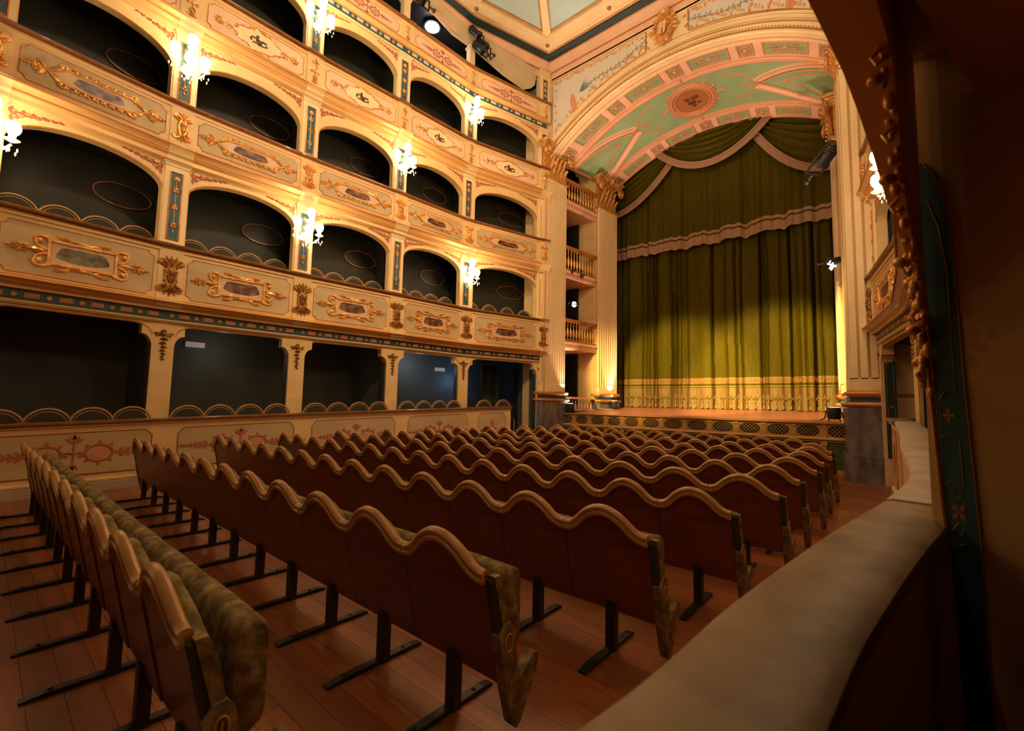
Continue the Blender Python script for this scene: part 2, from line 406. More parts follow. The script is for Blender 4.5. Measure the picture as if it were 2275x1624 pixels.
def cart3_field(name):
    zc = 6.90; b = B(); n = 44; pts = []
    for i in range(n):
        a = 2 * PI * i / n; k = 1 + .07 * math.cos(9 * a); c, s_ = math.cos(a), math.sin(a)
        pts.append((.39 * k * c * (1 if abs(c) < .75 else 1.06), zc + .195 * k * s_ * (1.08 - .3 * abs(c))))
    b.extr(pts, .087, .092); b.cur = 1
    for x0, z0, rx, rz in ((0, -.02, .06, .05), (-.09, .02, .055, .025), (.085, .03, .06, .022), (.03, .07, .03, .035), (-.03, -.07, .08, .018), (.07, -.06, .05, .02), (-.13, -.04, .03, .02), (.14, -.02, .025, .03)):
        b.extr([(x0 + rx * math.cos(a) * (1 + .15 * math.sin(3 * a + x0 * 40)), zc + z0 + rz * math.sin(a) * (1 + .2 * math.sin(2 * a + z0 * 50))) for a in [2 * PI * i / 14 for i in range(14)]], .092, .0945)
    return clean(b.mesh('painting', ['cream_light', name], 0))
def arabesque(zc, s, y, mats, flat=.25, full=True):
    """flat painted ornament: two medallions, a stem between, sprigs outwards"""
    b = B(); r = .010 * s
    def st(p, rr=r): b.tube(p, rr, 4, flat)
    for sx in (-1, 1):
        c = .20 * s * sx; b.cur = 0
        st([(c + .11 * s * math.cos(a) , y, zc + .085 * s * math.sin(a)) for a in [2 * PI * i / 16 for i in range(17)]], r * 1.4)
        b.cur = 1
        b.extr([(c + .075 * s * math.cos(2 * PI * i / 12), zc + .055 * s * math.sin(2 * PI * i / 12)) for i in range(12)], y - .002, y + .0015)
        b.cur = 0
        for q in range(8): leaf(b, c + .11 * s * math.cos(q * PI / 4), zc + .085 * s * math.sin(q * PI / 4), q * PI / 4, .05 * s, .035 * s, y, .002)
        h0 = 0 if sx > 0 else PI
        x0 = c + sx * .13 * s
        st([(x0, y, zc), (x0 + sx * .26 * s, y, zc)])
        for k in range(4):
            for sg in (-1, 1): leaf(b, x0 + sx * (.03 + k * .055) * s, zc, h0 + sg * .8, (.075 - .012 * k) * s, .035 * s, y, .002)
        leaf(b, x0 + sx * .24 * s, zc, h0, .10 * s, .035 * s, y, .002)
    st([(0, y, zc - .13 * s), (0, y, zc + .15 * s)])
    for sg in (-1, 1):
        for k in range(3): leaf(b, 0, zc + .10 * s, PI / 2 + sg * .45 * k, .10 * s, .03 * s, y, .002)
        for k in range(2): leaf(b, 0, zc - .10 * s, -PI / 2 + sg * .6 * k, .08 * s, .03 * s, y, .002)
        scroll(b, 0, zc, PI / 2 * (1 - sg) + sg * .5, .05 * s, -sg, r, y)
    return clean(b.mesh('painted_ornament', mats, 0))
def spandrel_mesh(sx, z0, z1, y):
    """painted curls that fill the corner beside an arch"""
    real = sx; sx = -1
    b = B(); x = sx * (HW - .20); zz = z1 - .10; h = (PI if sx > 0 else 0); k = 1 if sx > 0 else -1
    for i, (dx, s_) in enumerate(((0, .10), (.12, .075), (.22, .060), (.32, .046), (.41, .036), (.49, .026))):
        x0 = x - sx * dx; z_ = zz - .03 + dx * .16
        scroll(b, x0, z_, h + (.7 if i % 2 else -.7), s_ * 1.0, (1 if i % 2 else -1) * k, .0085, y, n=4); scroll(b, x0, z_, h - (.9 if i % 2 else -.9), s_ * .6, (-1 if i % 2 else 1) * k, .007, y, n=4)
        leaf(b, x0, z_, h + .35 * k, s_, s_ * .45, y, .002); leaf(b, x0, z_, h - 1.1 * k, s_ * .9, s_ * .45, y, .002)
    leaf(b, x - sx * .44, zz + .045, h, .13, .03, y, .002)
    scroll(b, x - sx * .02, zz - .05, h + 1.3 * k, .06, -k, .008, y, n=4); leaf(b, x - .03 * sx, zz - .06, -PI / 2, .12, .05, y, .002)
    if real > 0: b.v = [(-x_, y_, z_) for x_, y_, z_ in b.v]
    return clean(b.mesh('painted_scrollwork', 'red_paint', 0))
def arch_mesh(z_low, spring, apex, ztop, th=.16, hw=None, kind='seg', shoulder=.3):
    """wall above an opening, from the arch curve up to ztop; local x across"""
    hw = hw or HW - .19; n = 18; b = B(); x = []
    for i in range(n + 1):
        u = -1 + 2 * i / n
        if kind == 'seg': z = spring + (apex - spring) * math.sqrt(max(0, 1 - abs(u) ** 2.1))
        else:
            d = (1 - abs(u)) * hw; z = apex if d > shoulder else spring + (apex - spring) * math.sqrt(max(0, 1 - ((shoulder - d) / shoulder) ** 2))
        x.append((u * hw, z))
    if kind != 'seg':
        x = []
        for i in range(7): a = PI / 2 * i / 6; x.append((-hw + shoulder * (1 - math.cos(a)), spring + (apex - spring) * math.sin(a)))
        for i in range(7): a = PI / 2 * (1 - i / 6); x.append((hw - shoulder * (1 - math.cos(a)), spring + (apex - spring) * math.sin(a)))
    else:
        x = [(hw * math.sin(PI / 2 * (-1 + 2 * i / n)), spring + (apex - spring) * math.cos(PI / 2 * (-1 + 2 * i / n)) ** 1.0) for i in range(n + 1)]
    x = [(-hw, spring)] + x[1:-1] + [(hw, spring)]
    m = len(x); vs = []
    for yy in (0, -th):
        vs += [(px, yy, pz) for px, pz in x] + [(px, yy, ztop) for px, pz in x]
    fs = []
    for i in range(m - 1):
        fs += [(i, i + 1, i + 1 + m, i + m), (2 * m + i, 3 * m + i, 3 * m + i + 1, 2 * m + i + 1), (i, 2 * m + i, 2 * m + i + 1, i + 1), (m + i, m + i + 1, 3 * m + i + 1, 3 * m + i)]
    b.add(vs, fs)
    for sx in (-1, 1): b.box((sx * hw, 0, spring), (sx * HW, -th, ztop)); b.box((sx * hw, 0, z_low), (sx * HW, -th, spring))
    return clean(b.mesh('arch_wall', 'cream', 30)), x
def arch_edge(x, y=.004, r=.010):
    b = B(); b.tube([(px, y, pz) for px, pz in x], r, 5, .6); return b.mesh('arch_moulding', 'orange_gilt')

# ------------------------------------------------------------------ pilasters
def pil_shaft(z0, z1, w=.165):
    b = B(); b.box((-w, -.18, z0), (w, .03, z1)); b.box((-w - .015, -.1, z1 - .07), (w + .015, .05, z1 - .03)); b.box((-w - .03, -.1, z1 - .03), (w + .03, .07, z1 + .01))
    return b.mesh('shaft', 'cream_light')
def pil_panel(z0, z1, w=.085):
    b = B(); b.box((-w, .03, z0), (w, .034, z1)); b.cur = 1
    outline(b, [(-w, z0), (w, z0), (w, z1), (-w, z1)], .014, .036, 5); return b.mesh('blue_panel', ['blue_panel', 'orange_gilt'])
def pil_garland(z0, z1):
    b = B(); y = .036; h = z1 - z0; b.tube([(0, y, z0 + h * .12), (0, y, z0 + h * .9)], .006, 5)
    b.lathe([(.0, .024), (.025, .022), (.045, .010), (.05, 0)], 10, (0, y, z1 - .09), 'y')
    for t, s_ in ((.76, 1), (.50, .95), (.22, .9)):
        z = z0 + h * t
        for a in (.5, PI - .5, -.6, PI + .6, -PI / 2): leaf(b, 0, z, a, .062 * s_, .04 * s_, y, .026)
        b.ell((0, y + .015, z), (.022, .02, .024), 6, 4); b.ell((-.022, y + .01, z - .045), (.018, .016, .02), 6, 4); b.ell((.022, y + .01, z - .045), (.018, .016, .02), 6, 4)
    b.ell((0, y + .01, z0 + h * .10), (.014, .014, .022), 6, 4)
    return b.mesh('garland', 'gold')
def console(t):
    c0, p0, p1, r1 = TIERS[t][:4]; zc = (p0 + p1) / 2; h = (p1 - p0); y = .125; b = B()
    if t in (1, 2):
        s = h / .82; 
        for sx in (-1, 1):
            for sz in (-1, 1):
                scroll(b, sx * .03 * s, zc + sz * .20 * h, (PI / 2 * sz) - sx * sz * .35, .10 * s, -sx * sz * .9, .018 * s + .004, y, n=6)
            b.tube([(sx * (.03 + .045 * math.sin(q)) * s, y, zc + (q / PI - .5) * .42 * h) for q in [PI * i / 10 for i in range(11)]], .020 * s + .004, 6)
            b.ell((sx * .04 * s, y, zc + .1 * h), (.022, .02, .03), 6, 4)
        b.ell((0, y, zc + .02), (.062 * s, .045, .14 * s), 8, 6)
        flower(b, 0, zc + .04, .08 * s, 8, y + .03, .025)
        for sx in (-1, 1):
            for q in range(4): leaf(b, sx * .055 * s, zc + (q - 1.5) * .08 * s, (0 if sx > 0 else PI) + sx * (.9 if q > 1 else -.9), .075 * s, .05 * s, y, .03)
        for k in range(7): leaf(b, 0, zc + .18 * h, PI / 2 + (k - 3) * .42, .21 * s, .055 * s, y, .035)
        for k in range(7): leaf(b, 0, zc - .18 * h, -PI / 2 + (k - 3) * .42, .21 * s, .055 * s, y, .035)
        for i in range(5): b.ell((0, y + .02, zc + .24 * h + i * .022), (.014, .014, .012), 5, 3)
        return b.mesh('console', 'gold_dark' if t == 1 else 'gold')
    s = h / .62
    for sz in (-1, 1):
        for sx in (-1, 1):
            scroll(b, sx * .01, zc + sz * .08, (PI / 2 * sz) - sx * sz * .8, .06 * s, sx * sz, .010, y, n=5)
            scroll(b, sx * .02, zc + sz * .22 * s, (PI / 2 * sz) - sx * sz * .9, .035 * s, -sx * sz, .009, y, n=5)
        sprig(b, 0, zc + sz * .14 * s, PI / 2 * sz, .16 * s, .009, y, .018)
    for sx in (-1, 1): leaf(b, sx * .03, zc, 0 if sx > 0 else PI, .08 * s, .05, y, .02)
    b.ell((0, y, zc), (.02, .02, .03), 6, 4); b.tube([(0, y - .005, zc - .24 * s), (0, y - .005, zc + .24 * s)], .008, 5)
    return b.mesh('console', 'gold')
def console_gem(t):
    c0, p0, p1, r1 = TIERS[t][:4]; zc = (p0 + p1) / 2; s = (p1 - p0) / .82; b = B(); k = .13 if t == 2 else .07
    b.extr([(0, zc - k * s), (.032 * s, zc), (0, zc + k * s), (-.032 * s, zc)], .112, .124); return clean(b.mesh('console_inlay', 'blue_panel', 0))
def pedestal(t):
    c0, p0, p1, r1 = TIERS[t][:4]; b = B(); h = p0 - c0
    b.box((-.17, -.10, c0), (.17, .112, r1 - .05))
    if t < 4: b.sweepx([(.0, c0 + .002), (.12, c0 + .002), (.12, c0 + h * .22), (.17, c0 + h * .32), (.19, c0 + h * .52), (.23, c0 + h * .62), (.255, c0 + h * .72), (.255, c0 + h * .80), (.16, c0 + h * .93), (.12, c0 + h * .99), (0, c0 + h * .99)], -.18, .18)
    b.cur = 1; b.sweepx([(-.12, r1 - .052), (.15, r1 - .055), (.185, r1 - .04), (.19, r1 - .015), (.165, r1 + .002), (-.12, r1 + .002)], -.18, .18)
    return b.mesh('pedestal', ['cream', 'rail_wood'])
# ------------------------------------------------------------------ wall sconce
def sc_arms():
    b = B(); b.lathe([(.0, .03), (.05, .028), (.06, .01), (.065, 0)], 10, (0, .0, 0), 'y')
    b.lathe([(.0, -.16), (.012, -.15), (.022, -.1), (.012, -.05), (.03, -.01), (.04, .02), (.016, .05), (.012, .18), (.03, .21), (.0, .24)], 8, (0, .10, 0))
    b.tube([(0, .0, 0), (0, .05, -.03), (0, .10, 0)], .012, 5)
    for x, z in SCP[:4]:
        n = 8; yy = .13 + (.10 if abs(x) < .08 else .02)
        pts = [(x * t, .10 + (yy - .10) * t, -.02 - .08 * math.sin(PI * t) + (z - .10 + .02) * t * t) for t in [i / n for i in range(n + 1)]]
        b.tube(pts, .011, 6)
    return b.mesh('arms', 'crystal')
SCP = [(-.16, .08), (.16, .08), (0.02, -.02), (0.0, .24)]
def sc_shade():
    b = B(); b.lathe([(.015, -.05), (.025, -.03), (.03, 0), (.052, .03), (.062, .07), (.055, .11), (.042, .125)], 10); return b.mesh('glass_shade', 'glass_shade')
def sc_pan():
    b = B(); b.lathe([(.012, -.03), (.05, -.01), (.062, .0), (.05, .004), (.012, .0)], 10); return b.mesh('drip_pan', 'crystal')
def sc_drops():
    b = B(); random.seed(3)
    for x, z in SCP:
        for q in range(5):
            a = q * 2 * PI / 5; b.ell((x + .05 * math.cos(a), .14 + .05 * math.sin(a), z - .15 - .02 * (q % 2)), (.008, .008, .022), 5, 3)
    for q in range(8):
        a = q * PI / 4; b.ell((.05 * math.cos(a), .10 + .05 * math.sin(a), .02 - .05 * (q % 2)), (.008, .008, .022), 5, 3); b.ell((.035 * math.cos(a), .10 + .035 * math.sin(a), .34), (.007, .007, .02), 5, 3)
    return b.mesh('crystal_drops', 'crystal')
def sconce(mtx, z, label, power):
    m = mtx @ T3((0, .05, z - .03)) @ Matrix.Diagonal((1.38, 1.25, 1.38, 1)); t = thing('wall_sconce', label, 'wall lamp', m, 'lit crystal wall sconces on the tier pilasters')
    put('arms', cached('arms', sc_arms), t); put('crystal_drops', cached('drops', sc_drops), t)['kind'] = 'stuff'
    for x, zz in SCP:
        yy = .13 + (.10 if abs(x) < .08 else .02)
        p = put('drip_pan', cached('pan', sc_pan), t, T3((x, yy, zz - .05)))
        put('glass_shade', cached('shade', sc_shade), t, T3((x, yy, zz)))
    p = m @ Vector((0, .36, .12))
    light('POINT', 'sconce_light', p, power, (1.0, .68, .36), .10)

# ================================================================== setting: floor and shells
b = B(); b.box((-11.5, -4.5, -.30), (2.5, 12.5, -.022)); struct('floor', b.mesh('floor', 'black', 0), None, 'dark subfloor under the stalls boards')
floor = bpy.data.objects['floor']
# boards run across the house; the nearest 300 are parts, the rest one joined part
def board(b, x0, x1, y0, y1): b.add([(x0 + .0005, y0 + .0005, -.02), (x1 - .0005, y0 + .0005, -.02), (x1 - .0005, y1 - .0005, -.02), (x0 + .0005, y1 - .0005, -.02), (x0 + .001, y0 + .001, 0), (x1 - .001, y0 + .001, 0), (x1 - .001, y1 - .001, 0), (x0 + .001, y1 - .001, 0)], [(4, 5, 6, 7), (0, 1, 5, 4), (1, 2, 6, 5), (2, 3, 7, 6), (3, 0, 4, 7)])
bm_ = {}
BW, BL = .125, 1.9
def plank_mesh(k):
    b = B(); board(b, 0, BL, 0, BW); return b.mesh('plank', 'floor_wood' if k == 0 else 'floor_wood_b', 0)
pm = [plank_mesh(0), plank_mesh(1)]
cells = []
for i in range(int(16.6 / BW)):
    y = -4.4 + i * BW
    off = (i * .73) % BL
    for j in range(9):
        x = -11.4 - off + j * BL
        if x > 2.2: continue
        cells.append((x, y))
cells.sort(key=lambda c: (c[0] + .95 + 2.2) ** 2 + (c[1] - 2.6) ** 2 * .6)
for k, (x, y) in enumerate(cells[:300]): put('plank', pm[k * 7 % 2], floor, T3((x, y, 0)))
b = B()
for k, (x, y) in enumerate(cells[300:]): b.cur = k % 2; board(b, x, x + BL, y, y + BW)
o = put('far_planks', b.mesh('far_planks', ['floor_wood', 'floor_wood_b'], 0), floor); o['kind'] = 'stuff'

def side_wall(name, bl, label):
    """back wall of the boxes on one side plus box floors and partitions"""
    b = B(); dep = .95
    for t in (1, 2, 3, 4):
        z0 = TIERS[t][0]; z1 = TIERS[t + 1][0] if t < 4 else 10.7
        for a, c, d, L in bl:
            n = Vector((-d.y, d.x)); A = a - n * dep - d * .25; Cc = c - n * dep + d * .25
            b.add([(A.x, A.y, z0 + E), (Cc.x, Cc.y, z0 + E), (Cc.x, Cc.y, z1 + E), (A.x, A.y, z1 + E)], [(0, 1, 2, 3)])
            A2 = A - n * .06; C2 = Cc - n * .06
            b.add([(A2.x, A2.y, z0 + E), (C2.x, C2.y, z0 + E), (C2.x, C2.y, z1 + E), (A2.x, A2.y, z1 + E)], [(0, 3, 2, 1)])
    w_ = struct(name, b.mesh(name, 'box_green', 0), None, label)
    for k, (a, c, d, L) in enumerate(bl):
        n = Vector((-d.y, d.x)); fr = frame((a + c) / 2, d, L / L0)
        for t in (1, 2, 3, 4):
            z0 = TIERS[t][0]
            fl = cached(('slab', t), lambda: B().box((-HW - .1, -1.0, TIERS[t][0] + .02), (HW + .1, -.09, TIERS[t][0] + .12)).mesh('box_floor', 'box_green', 0))
            put('box_floor', fl, w_, fr)
        if k < len(bl):
            fr2 = frame(c, d)
            for t in (1, 2, 3):
                z0 = TIERS[t][0] + .12; z1 = TIERS[t + 1][0]
                pt = cached(('part', t), lambda: B().box((-.045, -.96, TIERS[t][0] + .12), (.045, -.17, (TIERS[t + 1][0] + .02))).mesh('partition', 'box_green', 0))
                put('partition', pt, w_, fr2)
    return w_
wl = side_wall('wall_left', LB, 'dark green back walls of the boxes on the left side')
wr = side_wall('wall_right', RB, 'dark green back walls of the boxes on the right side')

# ------------------------------------------------------------------ tiers
CHN = {}
def build_side(side, bl, pil_names):
    W = wl if side == 'left' else wr
    nb = len(bl)
    for k, (a, c, d, L) in enumerate(bl):
        fr = frame((a + c) / 2, d, L / L0)
        idx = k if side == 'left' else nb - 1 - k          # 0 = bay beside the stage
        ordn = ['first', 'second', 'third', 'fourth', 'fifth', 'sixth'][idx]
        for t in (1, 2, 3, 4):
            c0, p0, p1, r1, sp, ap, top = TIERS[t]
            desc = {1: 'lowest balcony front with rectangular gilt cartouche', 2: 'second balcony front with hexagonal gilt cartouche',
                    3: 'third balcony front with scalloped gilt cartouche', 4: 'top gallery front with painted red medallions'}[t]
            lv = {1: 'lowest balcony', 2: 'second balcony', 3: 'third balcony', 4: 'top gallery'}[t]
            th = thing('balcony_front', f'{desc}, {side} side, {ordn} bay from the stage', 'balcony', fr, f'{lv} fronts, {side} side')
            put('front_body', cached(('fb', t), lambda: front_body(t)), th); put('cornice', cached(('fc', t), lambda: front_cornice(t)), th)
            put('gilt_moulding', cached(('fl', t), lambda: front_lines(t)), th); put('rail', cached(('fr', t), lambda: front_rail(t)), th)
            pn = put('panel', cached(('fp', t), lambda: front_panel(t)), th); put('panel_border', cached(('fpl', t), lambda: front_panel_line(t)), pn)
            if t == 1:
                ca = put('cartouche', cached('cart1', cart1), th)
                nm = ['landscape_b', 'landscape_b', 'landscape_b', 'landscape_b', 'landscape_a', 'landscape_b'][idx]
                put('painting', cached(('pt1', nm), lambda: paint_rect(1.99, .36, .155, .093, nm)), ca)
            elif t == 2:
                ca = put('cartouche', cached('cart2', cart2), th); nm = 'landscape_c' if idx == 4 else 'landscape_b'
                put('painting', cached(('pt2', nm), lambda: paint_rect(4.59, .36, .115, .093, nm, True)), ca)
            elif t == 3:
                ca = put('cartouche', cached('cart3', cart3), th); nm = 'landscape_b'
                put('painting', cached(('pt3', nm), lambda: cart3_field(nm)), ca)
            else:
                put('painted_ornament', cached('arab4', lambda: arabesque(9.165, .98, .0905, ['red_paint', 'rose_paint'])), th)
            if t < 4:
                am, xs = cached(('am', t), lambda: arch_mesh(r1 - .1, sp, ap, top))
                aw = put('arch_wall', am, W, fr); put('arch_moulding', cached(('ae', t), lambda: arch_edge(xs)), aw, None)
                for sx in (-1, 1): put('painted_scrollwork', cached(('sm', t, sx), lambda: spandrel_mesh(sx, sp, top, .003)), aw)
                if t < 3 and idx < 6:
                    b_ = cached(('oval', t), lambda: (lambda q: (q.tube([(.40 * math.cos(x), -.93, (3.46 if t == 1 else 5.86) - E * 0 + .20 * math.sin(x)) for x in [2 * PI * i / 28 for i in range(30)]], .015, 6, caps=False), q)[1])(B()).mesh('oval_frame', 'gold_dark'))
                    mir = cached(('ovalm', t), lambda: clean(B().extr([(.39 * math.cos(x), (3.46 if t == 1 else 5.86) + .19 * math.sin(x)) for x in [2 * PI * i / 28 for i in range(28)]], -.94, -.925).mesh('oval_mirror', 'black', 0)))
                    ov = thing('oval_mirror', f'oval gilt framed mirror in the {lv} box, {side} side, {ordn} from the stage', 'mirror', fr @ T3(((-.62 if side == 'left' else .62), 0, 0)), 'oval mirrors in the boxes')
                    put('mirror_frame', b_, ov); put('mirror_glass', mir, ov)
        # frieze under the lowest and under the top tier
        for t, (z0, z1) in ((1, (1.26, 1.41)), (4, (8.66, 8.84))):
            fz = thing('frieze', f'blue block frieze under the {"lowest balcony" if t == 1 else "top gallery"}, {side} side, {ordn} bay from the stage', 'frieze', fr, f'block friezes, {side} side')
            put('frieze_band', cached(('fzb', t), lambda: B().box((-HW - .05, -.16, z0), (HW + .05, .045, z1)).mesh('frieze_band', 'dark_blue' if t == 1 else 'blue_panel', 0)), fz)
            put('frieze_moulding', cached(('fzm', t), lambda: B().sweepx([(-.1, z0 - .05), (.05, z0 - .05), (.075, z0 - .02), (.05, z0), (-.1, z0)], -HW - .03, HW + .03).sweepx([(-.1, z1), (.05, z1), (.07, z1 + .015), (.05, z1 + .02), (-.1, z1 + .02)], -HW - .03, HW + .03).mesh('frieze_moulding', 'cream')), fz)
            for q in range(6):
                x = -HW + .18 + q * .345
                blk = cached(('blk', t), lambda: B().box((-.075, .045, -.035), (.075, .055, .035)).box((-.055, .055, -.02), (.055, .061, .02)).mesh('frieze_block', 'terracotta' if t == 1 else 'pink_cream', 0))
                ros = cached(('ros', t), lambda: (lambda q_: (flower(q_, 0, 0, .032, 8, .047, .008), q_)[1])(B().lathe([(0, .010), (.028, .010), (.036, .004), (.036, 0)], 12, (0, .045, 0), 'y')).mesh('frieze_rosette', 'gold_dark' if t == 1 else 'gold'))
                put('frieze_block', blk, fz, T3((x, 0, (z0 + z1) / 2)))
                if q < 6: put('frieze_rosette', ros, fz, T3((x + .172, 0, (z0 + z1) / 2)))
    # pilasters
    pts = [bl[0][0]] + [x[1] for x in bl]
    for k, p in enumerate(pts):
        d = bl[max(0, k - 1)][2] + bl[min(nb - 1, k)][2]; fr = frame(p, d)
        idx = k if side == 'left' else len(pts) - 1 - k
        ordn = ['first', 'second', 'third', 'fourth', 'fifth', 'sixth', 'seventh'][idx]
        for t in (1, 2, 3, 4):
            c0, p0, p1, r1, sp, ap, top = TIERS[t]; lv = {1: 'lowest balcony', 2: 'second balcony', 3: 'third balcony', 4: 'top gallery'}[t]
            if t < 4:
                th = thing('pilaster', f'cream pilaster with blue panel, {lv}, {side} side, {ordn} from the stage', 'pilaster', fr, f'pilasters of the {lv}, {side} side')
                put('shaft', cached(('ps', t), lambda: pil_shaft(r1 - .05, top)), th)
                put('blue_panel', cached(('pp', t), lambda: pil_panel(r1 + .10, top - .17)), th)
                put('garland', cached(('pg', t), lambda: pil_garland(r1 + .12, top - .19)), th)
            else:
                th = thing('gallery_post', f'short fluted cream post on the top gallery, {side} side, {ordn} from the stage', 'post', fr, f'gallery posts, {side} side')
                def gp():
                    b = B(); b.box((-.09, -.15, 9.45), (.09, .03, 10.12))
                    for q in range(5): b.box((-.08 + q * .034, .03, 9.52), (-.062 + q * .034, .042, 10.05))
                    b.box((-.12, -.18, 10.12), (.12, .06, 10.18)); return b.mesh('shaft', 'cream_light')
                if idx > 0: put('shaft', cached('gpost', gp), th)
                else:
                    put('shaft', cached('gpier', lambda: B().box((-.22, -.18, 9.45), (.2, .03, 10.62)).box((-.24, -.2, 10.35), (.22, .06, 10.42)).mesh('shaft', 'cream_light')), th)
                    put('blue_panel', cached('gpp', lambda: pil_panel(9.6, 10.28, .075)), th); put('garland', cached('gpg', lambda: pil_garland(9.62, 10.26)), th)
            put('pedestal', cached(('pd', t), lambda: pedestal(t)), th)
            co = put('console', cached(('co', t), lambda: console(t)), th)
            if t > 1: put('console_inlay', cached(('cg', t), lambda: console_gem(t)), co)
        lit = {1: (1, 3, 5), 2: (2, 4), 3: (1, 3)}
        for t in (1, 2, 3):
            if idx in lit[t]:
                top = TIERS[t][6]; lv = {1: 'lowest balcony', 2: 'second balcony', 3: 'third balcony'}[t]
                sconce(fr, top - .62, f'lit crystal wall sconce, {lv}, {side} side, {ordn} pilaster from the stage', 48 if t == 1 else 34)
build_side('left', LB, None)
build_side('right', RB, None)

# ------------------------------------------------------------------ ground floor pillars and openings
def gpillar_body():
    b = B(); w = .155
    b.box((-w, -.20, -E), (w, .02, 1.21))
    for sx in (-1, 1):      # shoulders that curve out into the arch
        pts = [(sx * w, 1.21), (sx * w, .80)]
        for q in range(7): a = PI / 2 * q / 6; pts.append((sx * (w + .14 * (1 - math.cos(a))), .80 + .20 * math.sin(a)))
        pts.append((sx * (w + .14), 1.21)); b.extr(pts, -.16, .018)
    return clean(b.mesh('shaft', 'cream', 30))
def gpillar_side():
    """blue painted reveal strips with thin gilt outline on both flanks"""
    b = B()
    for sx in (-1, 1):
        x = sx * .158; pts = [(-.19, -E + .5), (-.03, -E + .5), (-.03, .86), (-.06, .93), (-.11, .97), (-.16, .93), (-.19, .86)]
        b.cur = 0; b.add([(x, y, z) for y, z in pts] + [(x + sx * .006, y, z) for y, z in pts], [tuple(range(7)), tuple(range(7, 14))] + [(i, (i + 1) % 7, (i + 1) % 7 + 7, i + 7) for i in range(7)])
        b.cur = 1; q = [(x + sx * .008, -.11 + (y + .11) * .62, z - (.06 if z > 0 else -.05)) for y, z in pts]; b.tube(q + q[:1], .004, 4)
        for z in (-.35, .05): b.ell((x + sx * .008, -.11, z), (.004, .03, .035), 6, 4)
    return clean(b.mesh('blue_reveal', ['dark_blue', 'gold_dark'], 0))
def drop():
    b = B(); y = .03; z = 1.02
    for sx in (-1, 1):
        scroll(b, sx * .02, z, (.35 if sx > 0 else PI - .35), .06, -sx, .013, y); scroll(b, sx * .01, z - .02, (-.5 if sx > 0 else PI + .5), .045, sx, .011, y)
        leaf(b, sx * .06, z, (.1 if sx > 0 else PI - .1), .09, .03, y, .02)
    b.ell((0, y, z), (.035, .03, .045), 8, 5); flower(b, 0, z + .03, .05, 6, y, .02)
    zz = z - .07
    for i in range(7):
        s_ = 1 - i * .09
        for a in (-.5, PI + .5, -PI / 2): leaf(b, (.008 if i % 2 else -.008), zz, a, .07 * s_, .04 * s_, y, .022)
        b.ell((0, y + .012, zz), (.02 * s_, .018, .02 * s_), 6, 4); zz -= .062 * s_ + .01
    return b.mesh('drop_garland', 'gold_dark')
def rend_wall(side, bl):
    W = B(); dep = 1.9
    for a, c, d, L in bl:
        n = Vector((-d.y, d.x)); A = a - n * dep - d * .4; Cc = c - n * dep + d * .4
        W.add([(A.x, A.y, 0), (Cc.x, Cc.y, 0), (Cc.x, Cc.y, 1.42 + E), (A.x, A.y, 1.42 + E)], [(0, 1, 2, 3)])
        A2, C2 = a + n * -.1, c + n * -.1
        W.add([(A.x, A.y, 1.42 + E), (Cc.x, Cc.y, 1.42 + E), (C2.x, C2.y, 1.42 + E), (A2.x, A2.y, 1.42 + E)], [(0, 1, 2, 3)])
    return W
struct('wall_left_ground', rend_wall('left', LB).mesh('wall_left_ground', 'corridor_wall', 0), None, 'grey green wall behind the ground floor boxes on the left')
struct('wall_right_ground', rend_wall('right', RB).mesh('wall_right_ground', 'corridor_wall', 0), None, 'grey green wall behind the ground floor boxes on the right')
gw = {'left': bpy.data.objects['wall_left_ground'], 'right': bpy.data.objects['wall_right_ground']}
